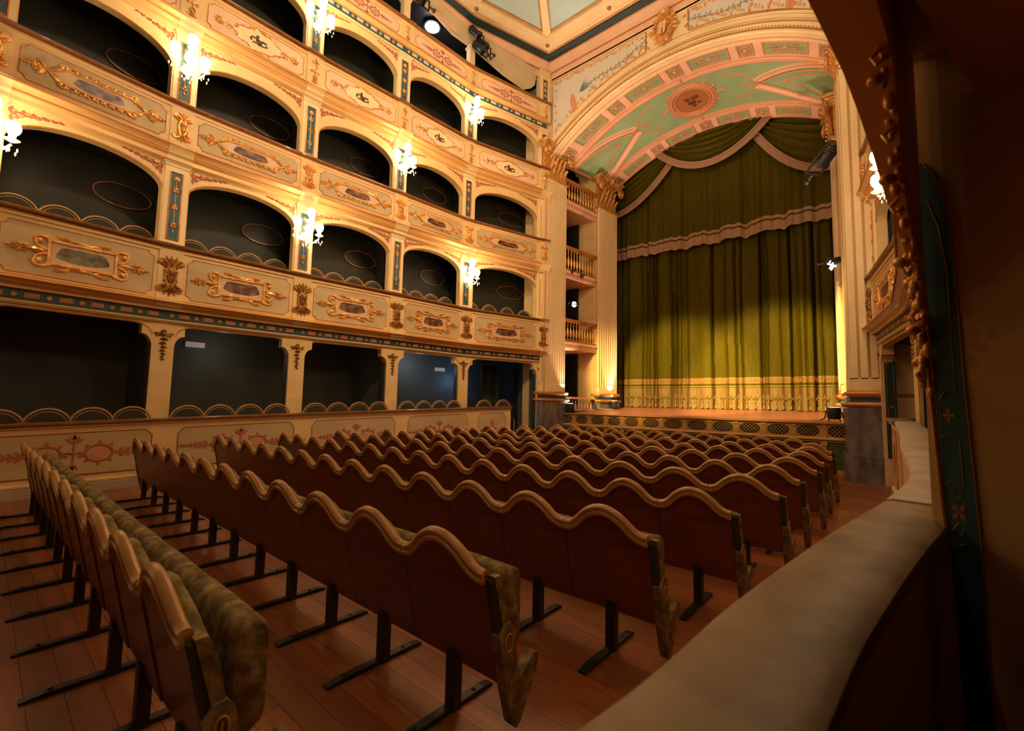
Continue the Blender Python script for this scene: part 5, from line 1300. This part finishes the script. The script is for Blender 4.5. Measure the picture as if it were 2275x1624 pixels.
# spotlights in the stage boxes
stage_spot(SW('left', 12.45, -.25, 4.0 + .55), (-3.5, 9, 1 + E), 'dark spotlight hanging in the middle left stage box, first', False, 1.4)
stage_spot(SW('left', 12.85, -.22, 4.50), (-3.5, 10, 1 + E), 'dark spotlight hanging in the middle left stage box, second', False, 1.5)
stage_spot(SW('left', 12.55, -.12, 3.28), (-1.5, 9.5, 2.2 + E), 'switched on spotlight in the lowest left stage box opening', True, 1.0)
stage_spot(SW('right', 12.9, .30, 6.15), (-3.5, 14.8, 4 + E), 'large dark spotlight hung beside the right rear pilaster', False, 1.9)
stage_spot(SW('right', 13.1, .22, 3.55), (-4.5, 12, 3 + E), 'small spotlight with white clamp on the right stage pier', False, .9)
b = B(); b.box((-.10, -.015, -.015), (.10, .015, .015)); b.box((-.015, -.015, -.10), (.015, .015, .06)); b.box((.03, -.015, -.12), (.06, .015, -.02)); b.box((-.08, -.015, .0), (-.06, .015, .09))
thing('lamp_clamp', 'small white clamp on the right stage pier beside the curtain', 'clamp', Matrix.Translation(SW('right', 12.95, .28, 3.42)) @ Matrix.Rotation(.5, 4, 'Y'), None, b.mesh('lamp_clamp', 'lamp_dim', 0))  # glowing material makes the clamp read bright; it is no lamp
# ------------------------------------------------------------------ stage
b = B(); x0, x1 = -9.2, .5
def stp(x, Y, dz=0): return (x, Y, sz(Y) + dz + E)
b.add([stp(-8.05, 11.8), stp(mirx(-8.05), 11.8), stp(mirx(-8.05), 17.2), stp(-8.05, 17.2), stp(-8.05, 11.8, -.05), stp(mirx(-8.05), 11.8, -.05), stp(mirx(-8.05), 17.2, -.05), stp(-8.05, 17.2, -.05)], [(0, 1, 2, 3), (4, 7, 6, 5), (0, 4, 5, 1), (1, 5, 6, 2), (2, 6, 7, 3), (3, 7, 4, 0)])
b.add([stp(-9.4, 12.3), stp(-8.0, 12.3), stp(-8.0, 17.2), stp(-9.4, 17.2)], [(0, 1, 2, 3)]); b.add([stp(mirx(-9.4), 12.3), stp(mirx(-8.0), 12.3), stp(mirx(-8.0), 17.2), stp(mirx(-9.4), 17.2)], [(0, 1, 2, 3)])
struct('floor_stage', clean(b.mesh('floor_stage', 'stage_boards', 0)), None, 'raked red brown stage floor')
sf = thing('stage_apron', 'ochre stage front with a row of lattice grilles over green panels', 'stage front', Matrix.Translation((0, 11.8, E)))
xs_ = [-8.07, -7.51, -6.98, -6.42, -5.91, -5.36, -4.78, -4.16, -3.55, -2.94, -2.354, -1.773, -1.208, -.67]
b = B(); b.box((-8.1, .02, -E), (-.62, .12, -.36)); put('backing', b.mesh('backing', 'black', 0), sf)
b = B(); b.sweepx([(0, -.36), (-.03, -.36), (-.07, -.33), (-.07, -.31), (.02, -.31)], -8.07, -.65); b.sweepx([(.02, -.685), (-.05, -.685), (-.06, -.665), (-.04, -.63), (.02, -.63)], -8.07, -.65); b.sweepx([(.02, -.72), (-.03, -.72), (-.03, -.70), (.02, -.70)], -8.07, -.65); b.box((-8.07, -.01, -E), (-.65, .02, -1.30)); put('moulding', b.mesh('moulding', 'stage_front', 0), sf)
for i, x in enumerate(xs_):
    pm_ = cached('sfp', lambda: B().box((-.055, -.035, -.63), (.055, .02, -.36)).box((-.045, -.025, -E), (.045, .02, -.72)).box((-.06, -.05, -.41), (.06, .02, -.37)).box((-.06, -.045, -.80), (.06, .02, -.72)).mesh('pilaster_strip', 'stage_front', 0))
    put('pilaster_strip', pm_, sf, T3((x, 0, 0)))
    if i < len(xs_) - 1:
        w_ = (xs_[i + 1] - x - .11) / 2; c = (xs_[i + 1] + x) / 2
        def grille(w_):
            b = B(); h = .135; zc = -.495
            # frame plate with a rounded opening
            n = 24; inn = []; outp = []
            for q in range(n):
                a = 2 * PI * q / n; ca, sa = math.cos(a), math.sin(a)
                k = (abs(ca) ** 3 + abs(sa) ** 3) ** (-1 / 3); inn.append((ca * k * (w_ - .02), zc + sa * k * (h - .022))); k2 = 1 / max(abs(ca), abs(sa)); outp.append((ca * k2 * (w_ + .003), zc + sa * k2 * h))
            b.add([(x, -.012, z) for x, z in inn] + [(x, -.012, z) for x, z in outp], [(q, (q + 1) % n, n + (q + 1) % n, n + q) for q in range(n)])
            return clean(b.mesh('grille_frame', 'stage_front', 0))
        def lattice(w_):
            b = B(); h = .115; zc = -.495; st_ = .078; nn = int(4 * w_ / st_)
            for q in range(-nn, nn + 1):
                for sg in (-1, 1):
                    # line x = q*st + sg*z clipped to the opening
                    pts = []
                    for zz in [(-h + 2 * h * i / 12) for i in range(13)]:
                        xx = q * st_ + sg * zz
                        if (abs(xx) / (w_ - .02)) ** 3 + (abs(zz) / (h)) ** 3 < 1.0: pts.append((xx, .004 + .003 * sg, zc + zz))
                    if len(pts) > 1: b.tube([pts[0], pts[-1]], .0048, 4)
            return b.mesh('lattice', 'stage_front', 0)
        put('grille_frame', cached(('gr', round(w_, 2)), lambda: grille(w_)), sf, T3((c, 0, 0))); o = put('lattice', cached(('la', round(w_, 2)), lambda: lattice(w_)), sf, T3((c, 0, 0))); o['kind'] = 'stuff'
        put('green_panel', cached(('gp', round(w_, 2)), lambda: B().box((-w_, 0, -1.30), (w_, .02, -.72)).mesh('green_panel', 'stage_green', 0)), sf, T3((c, 0, 0)))
# ------------------------------------------------------------------ curtains
random.seed(5)
ph = [(random.uniform(2.2, 9.5), random.uniform(0, 6.28), random.uniform(.010, .035)) for _ in range(9)]
folds = [random.uniform(-8.1, -.8) for _ in range(44)]
def fold(x, z=0):
    s_ = sum(a * math.sin(f * x + p) for f, p, a in ph)
    for q, f in enumerate(folds): s_ += (.07 + .03 * (q % 3)) * math.exp(-((x - f - .02 * math.sin(z * 1.1 + q)) / .030) ** 2) * (-1 if q % 2 else 1)
    for f in folds[::9]: s_ += .20 * math.exp(-((x - f) / .026) ** 2)
    return s_
CY = 15.72; NX = 620
cx_ = [-8.25 + (7.75) * i / NX for i in range(NX + 1)]
CB = sz(CY) + .01
zsq = [6.2, 5, 4, 3, 2, 1.4, .93, .74, .735, .665, .625, .60, .59, .40, .2, .05, CB]
def mi(z): return 1 if .735 < z <= .93 else (0 if z > .93 or .665 < z <= .735 or .60 < z <= .625 else (1 if .625 < z <= .665 else 2))
b = B()
rows_ = [[(x, CY + fold(x, z) * (1 if z > .6 else 1.0), z + E) for x in cx_] for z in zsq]
for j in range(len(zsq) - 1):
    zm = (zsq[j] + zsq[j + 1]) / 2; b.cur = mi(zm); b.strip(rows_[j], rows_[j + 1])
t = thing('main_curtain', 'closed dark green stage curtain in vertical folds with gold banded hem', 'curtain', None)
put('drape', b.mesh('drape', ['curtain', 'curtain_gold', 'fringe_gold'], 80), t)
# zigzag braid on the gold band, tassels hanging over the fringe
b = B()
for i in range(240):
    x = -8.1 + i * .0305; y = CY + fold(x, .85) - .012; b.tube([(x, y, .78 + E), (x + .02, y, .89 + E)], .006, 3)
o = put('braid', b.mesh('braid', 'terracotta', 0), t); o['kind'] = 'stuff'
def tassel():
    b = B(); b.tube([(0, 0, .40), (0, -.01, .25), (.0, -.015, .12)], .012, 6); b.ell((0, -.02, .36), (.035, .03, .035), 7, 5); b.tube([(0, -.015, .46), (0, -.01, .40)], lambda k: .004 + .014 * k, 6)
    b.ell((0, -.02, .20), (.022, .022, .04), 6, 4); b.lathe([(.012, .12), (.03, .07), (.034, .0)], 7, (0, -.015, 0))
    for sx in (-1, 1): b.ell((sx * .045, -.02, .33), (.018, .018, .03), 6, 4)
    b.tube([(-.11, 0, .40), (-.07, -.02, .31), (0, -.02, .27), (.07, -.02, .31), (.11, 0, .40)], .006, 4); return b.mesh('tassel', 'curtain_gold', 60)
tm = cached('tassel', tassel); x = -7.95
while x < -.85:
    put('tassel', tm, t, T3((x, CY + fold(x, .3) - .02, CB + .03 + E))); x += random.uniform(.17, .27)
# fixed valance with tan fringe
VY = 15.42
fv = lambda x, z=0: .05 * math.sin(7.1 * x + 1) + .03 * math.sin(13 * x + 2) + .025 * math.sin(23 * x) + .02 * math.sin(3.3 * x)
vzb = lambda x: 5.42 + .025 * (abs(x + 4.36)) ** 1.1 * (.6) + .03 * math.sin(6 * x) + .02 * math.sin(17 * x + 1)
t = thing('valance', 'gathered dark green curtain valance with tan fringe across the stage', 'curtain valance', None)
b = B(); rows_ = []
for k, dz in enumerate((0, .30, .305, .36, .365, .46, 1.2, 2.4, 3.9)):
    rows_.append([(x, VY + fv(x) * (1 if dz < 2 else .8), min(vzb(x) + dz, 9.2) + E) for x in cx_])
for j in range(8): b.cur = [1, 1, 0, 0, 1, 0, 0, 0][j]; b.strip(rows_[j], rows_[j + 1])
put('drape', b.mesh('drape', ['curtain', 'fringe_tan'], 80), t)
# swags
def swag(x0, z0, x1, z1, dip, ytop, label, grp, ztop, fr_w=.20):
    t = thing('curtain_swag', label, 'curtain swag', None, grp)
    NS = 48; MV = 34
    def bott(s): return (x0 + (x1 - x0) * s, z0 + (z1 - z0) * s - dip * (1 - (2 * s - 1) ** 2))
    rows_ = []
    for j in range(MV + 1):
        v = j / MV; row = []
        for i in range(NS + 1):
            s = i / NS; xb, zb = bott(s); xt = xb; zt = ztop(xt); k = 1 - (1 - v) ** 1.0
            z = zt + (zb - zt) * v; env = math.sin(PI * min(1, max(0, s))) ** .4
            y = ytop - .10 * v * env - .05 * math.sin(v * 2 * PI * 6.5 + .8 * math.sin(5 * s)) * env - .02 * math.sin(v * 2 * PI * 13 + 3 * s)
            row.append((xb, y, z + E))
        rows_.append(row)
    b = B()
    for j in range(MV): b.strip(rows_[j], rows_[j + 1])
    put('drape', b.mesh('drape', 'curtain', 80), t)
    b = B(); up, dn, up2 = [], [], []
    for i in range(NS + 1):
        s = i / NS; xb, zb = bott(s); xa, za = bott(max(0, s - .01)); xc, zc = bott(min(1, s + .01)); tx, tz = xc - xa, zc - za; l = math.hypot(tx, tz); nx, nz = tz / l, -tx / l
        if nz > 0: nx, nz = -nx, -nz
        env = math.sin(PI * s) ** .4; y = ytop - .12 * env
        up.append((xb, y, zb + .03 + E)); dn.append((xb + nx * fr_w, y - .01, zb + nz * fr_w + .03 + E)); up2.append((xb, y - .03, zb + .03 + E))
    b.strip(up, dn); b.tube(up2, .028, 5); put('fringe', b.mesh('fringe', 'fringe_tan', 60), t)
zt_ = lambda x: 9.3 - .014 * (x + 4.4) ** 2 * 4
swag(-5.55, 8.85, -8.3, 7.2, .55, VY - .22, 'left green swag with tan fringe falling beside the left pilaster', 'curtain swags', zt_)
swag(-3.15, 8.85, -.35, 7.2, .95, VY - .22, 'right green swag with tan fringe at the top right of the curtain', 'curtain swags', zt_)
swag(-6.35, 9.25, -2.45, 9.2, 1.22, VY - .42, 'middle green swag with tan fringe under the arch', 'curtain swags', lambda x: 9.35)
b = B(); b.box((-9.5, 17.3, 0), (1, 17.4, 12)); b.box((-9.6, 15.9, 0), (-9.4, 17.4, 12)); b.box((.7, 15.9, 0), (.9, 17.4, 12)); b.box((-9.6, 15.05, 9.3 + E), (.9, 17.4, 9.45 + E)); struct('wall_stage_back', b.mesh('wall_stage_back', 'black', 0), None, 'black wall behind the curtain')
# ------------------------------------------------------------------ uplights on the stage
def footlight(loc, label, power, aim, legs=False):
    t = thing('stage_uplight', label, 'spotlight', Matrix.Translation(loc), 'uplights at the foot of the pilasters' if not legs else None)
    b = B(); b.lathe([(0, 0), (.10, 0), (.13, .04), (.13, .22), (.12, .26), (.10, .26)], 16)
    if legs:
        for sx in (-1, 1): b.tube([(sx * .14, 0, .16), (sx * .17, 0, .02), (sx * .24, -.12, -.03)], .014, 5); b.tube([(sx * .10, 0, .0), (sx * .10, .1, -.04)], .012, 5)
    else: b.tube([(-.15, 0, -.01), (-.15, 0, .15), (-.13, 0, .16)], .012, 5); b.tube([(.15, 0, -.01), (.15, 0, .15), (.13, 0, .16)], .012, 5); b.box((-.17, -.06, -.03), (.17, .06, 0))
    put('can', b.mesh('can', 'lamp_body', 50), t)
    b = B(); b.lathe([(0, .25), (.09, .255), (.10, .262)], 16); put('lens', b.mesh('lens', 'lamp_white', 60), t)
    light('SPOT', 'uplight', (loc[0], loc[1], loc[2] + .3), power, (1.0, .70, .50), .05, aim, 58, .7)
a = SW('left', 11.92, .33, 0); footlight((a[0], a[1], sz(11.92) + .03 + E), 'black uplight can on the stage edge at the left front pilaster', 420, SW('left', 11.6, -.02, 4.0))
a = SW('left', 14.25, .33, 0); footlight((a[0], a[1], sz(14.25) + .03 + E), 'black uplight can at the foot of the left rear pilaster', 340, SW('left', 14.2, -.02, 4.0))
a = SW('right', 12.05, .38, 0); footlight((a[0], a[1], sz(12.05) + .06 + E), 'black stage lamp on a yoke with a white ring at the right stage corner', 260, SW('right', 11.9, -.02, 4.0), True)
light('SPOT', 'uplight', (SW('right', 14.3, .35, 0)[0], 14.3, .2 + E), 260, (1.0, .70, .50), .05, SW('right', 14.2, -.02, 4.0), 58, .7)  # unseen light kept without a can for the right rear pilaster
b = B(); b.tube([SW('left', 13.5, .12, .18), SW('left', 13.52, .14, .0), SW('left', 13.55, .22, -.16), SW('left', 13.7, .34, -.19), SW('left', 14.0, .45, -.18)], .010, 5); thing('cable', 'pale cable curling down from the left rear pedestal onto the stage', 'cable', None, None, b.mesh('cable', 'plinth', 60))
# ================================================================== stalls seats
PK, TR, PB = .82, .695, .215
def crest_z(t):
    k = min(abs(t) / .47, 1); m_ = .66
    return TR + (PK - TR) * (1 - m_ * (k / m_) ** 2 if k < m_ else (1 - m_) * (1 - (k - m_) / (1 - m_)) ** 2)
LEAN = .13
def ly(z): return LEAN * (PK - z) / (PK - PB)          # the back leans away: lower edge further forward
def seat_meshes(w):
    n = 22; T = [-.5 + i / n for i in range(n + 1)]; g = .003 / w
    T = [max(-.5 + g, min(.5 - g, t)) for t in T]
    b = B(); rings = []
    zs = [0, .35, .7, 1.0]
    for t in T:
        zt = crest_z(t) - .02; r = [(t * w, ly(PB + (zt - PB) * k) - .012, PB + (zt - PB) * k) for k in zs]; r2 = [(x, y + .024, z) for x, y, z in r[::-1]]; rings.append(r + r2)
    b.loft(rings); pan = clean(b.mesh('back_panel', 'seat_wood', 40))
    b = B(); rings = []; prof = [(-.024, -.034), (-.026, -.020), (-.018, -.014), (-.024, -.006), (-.025, .006), (-.016, .018), (0, .022), (.012, .016), (.018, .004), (.018, -.034)]
    for t in T:
        e = .004; dz = (crest_z(t + e) - crest_z(t - e)) / (2 * e * w); l = math.hypot(1, dz); nx, nz = -dz / l, 1 / l; z = crest_z(t)
        rings.append([(t * w + nx * h, ly(z) + yy, z + nz * h - .018) for yy, h in prof])
    b.loft(rings); crest = clean(b.mesh('crest_rail', 'crest', 40))
    b = B()     # thin second bead below the rail
    b.tube([(t * w, ly(crest_z(t) - .058) - .013, crest_z(t) - .058) for t in T], .0045, 4); bead = b.mesh('bead', 'crest', 60)
    b = B(); rings = []
    for t in T:
        t2 = t * .97; zt = crest_z(t) - .035 - (.0 if abs(t) < .4 else .0); r = []
        for k, th in ((0, .02), (.15, .05), (.5, .055), (.85, .048), (.97, .036), (1, .022)): z = .40 + (zt - .40) * k; r.append((t2 * w, ly(z) + .014 + th, z))
        r2 = [(x, ly(z) + .014, z) for x, y, z in r[::-1]]; rings.append(r + r2)
    b.loft(rings); cush = clean(b.mesh('back_cushion', 'velvet', 50))
    b = B(); rings = []; W2 = w / 2 - .012
    sec = [(.0, .0), (.0, .30), (.012, .335), (.04, .352), (.09, .352), (.118, .335), (.13, .30), (.13, .06), (.115, .02), (.08, 0)]
    for x, k in ((-W2, .94), (-W2 + .012, 1.0), (0, 1.01), (W2 - .012, 1.0), (W2, .94)):
        rings.append([(x, .165 + .05 + (y - .065) * .82 * k, .30 + .175 + (z - .175) * k) for y, z in sec])
    b.loft(rings); sc = clean(b.mesh('seat_cushion', 'velvet', 50))
    b = B(); b.box((-.028, .095, .0), (.028, .145, .26)); leg = b.mesh('leg', 'black', 0)
    b = B(); b.sweepx([(-.20, 0), (-.20, .012), (-.12, .022), (.30, .022), (.36, .012), (.36, 0)], -.022, .022); b.ell((0, -.10, .02), (.012, .012, .012), 6, 4); b.ell((0, .25, .02), (.012, .012, .012), 6, 4); foot = b.mesh('foot', 'black', 0)
    return pan, crest, bead, cush, sc, leg, foot
def end_panel():
    b = B(); pts = [(.085, .59), (.055, .70), (.075, .70), (.115, .60), (.17, .52), (.185, .47), (.17, .44)]
    prof = [(.03, .655), (.085, .655), (.105, .56), (.135, .50), (.165, .47), (.195, .50), (.215, .46), (.225, .36), (.245, .24), (.32, .29), (.335, .26), (.24, .08), (.215, .06), (.185, .10), (.15, .19)]
    n = len(prof); vs = [(0, y, z) for y, z in prof] + [(.045, y, z) for y, z in prof]
    b.add(vs, [tuple(range(n)), tuple(range(n, 2 * n))[::-1]] + [(i, i + n, (i + 1) % n + n, (i + 1) % n) for i in range(n)])
    return clean(b.mesh('end_panel', 'velvet', 30))
def end_panel2():
    """upholstered standard at the row end: slim upper stile and broad lower blade"""
    b = B()
    def blade(prof, x0, x1, cur=0):
        n = len(prof); b.cur = cur
        b.add([(x0, y, z) for y, z in prof] + [(x1, y, z) for y, z in prof], [tuple(range(n)), tuple(range(n, 2 * n))[::-1]] + [(i, i + n, (i + 1) % n + n, (i + 1) % n) for i in range(n)])
    blade([(.035, .675), (.07, .675), (.09, .60), (.14, .43), (.10, .43), (.065, .56)], .002, .04)
    blade([(.02, .66), (.05, .66), (.10, .43), (.07, .43)], .0, .034, 1)
    blade([(.065, .43), (.095, .47), (.13, .475), (.155, .44), (.178, .30), (.20, .225), (.295, .29), (.325, .278), (.318, .225), (.205, .05), (.178, .032), (.155, .055), (.112, .20)], .0, .048)
    n = 14; ring = [(.118 + .020 * math.cos(2 * PI * i / n), .395 + .036 * math.sin(2 * PI * i / n)) for i in range(n)]; b.cur = 2
    b.tube([(.050, y, z) for y, z in ring + ring[:2]], .004, 4, nrm=(1, 0, 0)); b.box((.048, .116, .375), (.052, .121, .415))
    return clean(b.mesh('end_standard', ['velvet', 'velvet_dark', 'crest'], 30))
ROWS = [(.42, -1.90, .56, 11)]
fits = {1: (-1.578, .55, 12), 2: (-1.279, .5235, 13), 3: (-1.101, .4995, 14), 4: (-1.011, .5461, 13), 5: (-.976, .4996, 14), 6: (-.961, .537, 13), 7: (-.97, .503, 14), 8: (-.99, .540, 13), 9: (-1.06, .505, 13), 10: (-1.474, .5286, 11)}
for j in range(1, 11): xr, p, n = fits[j]; ROWS.append((.430 + .936 * j, xr, p, n))
ordr = ['nearest the camera', 'second from the camera', 'third from the camera', 'fourth from the camera', 'fifth from the camera', 'sixth from the camera', 'seventh from the camera', 'eighth from the camera', 'third from the stage', 'second from the stage', 'nearest the stage']
num = ['first', 'second', 'third', 'fourth', 'fifth', 'sixth', 'seventh', 'eighth', 'ninth', 'tenth', 'eleventh', 'twelfth', 'thirteenth', 'fourteenth']
for j, (Y, xr, p, n) in enumerate(ROWS):
    pan, crest, bead, cush, sc, leg, foot = seat_meshes(p)
    for i in range(n):
        x = xr - p * i
        t = thing('theatre_seat', f'folded brown theatre seat, {num[i]} from the right end, row {ordr[j]}', 'seat', Matrix.Translation((x, Y + (.012 * (x + 1.9) if j == 0 else 0), 0)), f'seats of the row {ordr[j]}')
        put('back_panel', pan, t); c = put('crest_rail', crest, t); put('bead', bead, c); put('back_cushion', cush, t); put('seat_cushion', sc, t); put('leg', leg, t); put('foot', foot, t)
        if i == 0: put('end_standard', cached('es', end_panel2), t, T3((p / 2 + .002, 0, 0)))
        if i == n - 1: put('end_standard', cached('es', end_panel2), t, T3((-p / 2 - .047, 0, 0)))
# ------------------------------------------------------------------ chairs in the boxes
def bc_hoop():
    b = B(); b.tube([(.25 * math.cos(a), 0, .70 + .25 * math.sin(a)) for a in [PI * i / 14 for i in range(15)]], .017, 6)
    b.tube([(.21 * math.cos(a), .004, .70 + .21 * math.sin(a)) for a in [PI * i / 14 for i in range(15)]], .008, 5)
    for sx in (-1, 1): b.tube([(sx * .25, 0, .70), (sx * .21, 0, .45)], .017, 6)
    b.tube([(-.21, 0, .46), (.21, 0, .46)], .014, 6); return b.mesh('back_frame', 'crest', 60)
def bc_pad(): return clean(B().extr([(.21 * math.cos(PI * i / 12), .70 + .21 * math.sin(PI * i / 12)) for i in range(13)] + [(-.19, .48), (.19, .48)], -.012, .012).mesh('back_pad', 'velvet_dark', 40))
def bc_seat(): return B().lathe([(0, .40), (.20, .40), (.22, .43), (.20, .465), (0, .475)], 16, (0, .2, 0)).mesh('seat', 'velvet_dark', 50)
def bc_leg(): return B().tube([(0, 0, .41), (0, 0, 0)], lambda k: .018 - .006 * k, 6).mesh('leg', 'crest', 60)
def box_chair(pt, yaw, label, grp):
    t = thing('box_chair', label, 'chair', Matrix.Translation(pt) @ Matrix.Rotation(yaw, 4, 'Z'), grp)
    put('back_frame', cached('bch', bc_hoop), t); put('back_pad', cached('bcp', bc_pad), t); put('seat', cached('bcs', bc_seat), t)
    for x, y in ((-.16, .03), (.16, .03), (-.15, .36), (.15, .36)): put('leg', cached('bcl', bc_leg), t, T3((x, y, 0)))
o4 = ['nearest the stage', 'second from the stage', 'third from the stage', 'last from the stage']
for k, (a, c, d, L) in enumerate(LB[:5]):
    n = Vector((-d.y, d.x)); yaw = math.atan2(d.y, d.x)
    ordn = ['first', 'second', 'third', 'fourth', 'fifth', 'sixth'][k]
    for lvl in (0, 1):
        cnt = 4 if not (lvl == 0 and k in (0,)) else 2
        for q in range(cnt):
            s_ = .30 + (L - .75) * (q / 3 if cnt == 4 else (.55 + .33 * q)) + .05
            nn = -.42 if lvl else .10
            p = a + d * s_ + n * nn
            if lvl: z = TIERS[1][3] + .30 - .95 + E
            else:
                z = zl(p.y) + .17 - .95 + E
            cc = f'{o4[q] if cnt == 4 else o4[q]}'
            box_chair((p.x, p.y, z), yaw + PI if False else yaw, f'round backed chair in the {ordn} left {"lowest balcony" if lvl else "ground floor"} box, {cc}', f'chairs in the left {"balcony" if lvl else "ground floor"} boxes')
# small signs, sockets and the lit corner behind the ground floor boxes
def sign(px_, label): thing('sign_plate', label, 'sign', px_, None, cached('sg', lambda: B().box((-.17, -.008, -.055), (.17, .008, .055)).mesh('sign_plate', 'white_sign', 0)))
def on_ground_wall(bay, s, z, dep=1.86):
    a, c, d, L = LB[bay]; n = Vector((-d.y, d.x)); p = a + d * s * L - n * dep; return Matrix.Translation((p.x, p.y, z + E)) @ Matrix.Rotation(math.atan2(d.y, d.x), 4, 'Z')
sign(on_ground_wall(2, 1.02 - .10, .98, 1.85), 'pale blank sign on the wall inside the fourth left ground floor box')
bpy.data.objects['sign_plate'].matrix_world = on_ground_wall(3, .60, 1.06, 1.85)
sign(on_ground_wall(0, .94, .95, 1.85), 'pale blank sign on the grey wall of the second left ground floor box')

# lamps of the corridor behind the ground floor boxes
def inbox(bay, s_, dep, z):
    a, c, d, L = LB[bay]; n = Vector((-d.y, d.x)); p = a + d * s_ * L - n * dep; return (p.x, p.y, z + E)
light('POINT', 'corridor_lamp', inbox(1, .25, 1.3, 1.0), 7, (.85, .92, 1.0), .1)
light('POINT', 'corridor_lamp', inbox(0, .78, 1.5, .6), 5, (.25, .55, 1.0), .1)
light('POINT', 'corridor_lamp', inbox(3, .45, 1.2, .9), 3, (1.0, .85, .6), .1)
b = B(); rows_ = []
for z in (1.1, .4, -.3, -1.3): rows_.append([(x, .05 * math.sin(x * 40) + .02 * math.sin(x * 90), z) for x in [-.35 + .7 * i / 60 for i in range(61)]])
for i in range(3): b.strip(rows_[i], rows_[i + 1])
a, c, d, L = LB[0]; n = Vector((-d.y, d.x)); p = a + d * .42 * L - n * 1.2
thing('door_drape', 'dark green drape hanging in the ground floor opening beside the stage, left side', 'curtain', Matrix.Translation((p.x, p.y, E)) @ Matrix.Rotation(math.atan2(d.y, d.x) + .3, 4, 'Z'), None, b.mesh('door_drape', 'velvet_dark', 60))
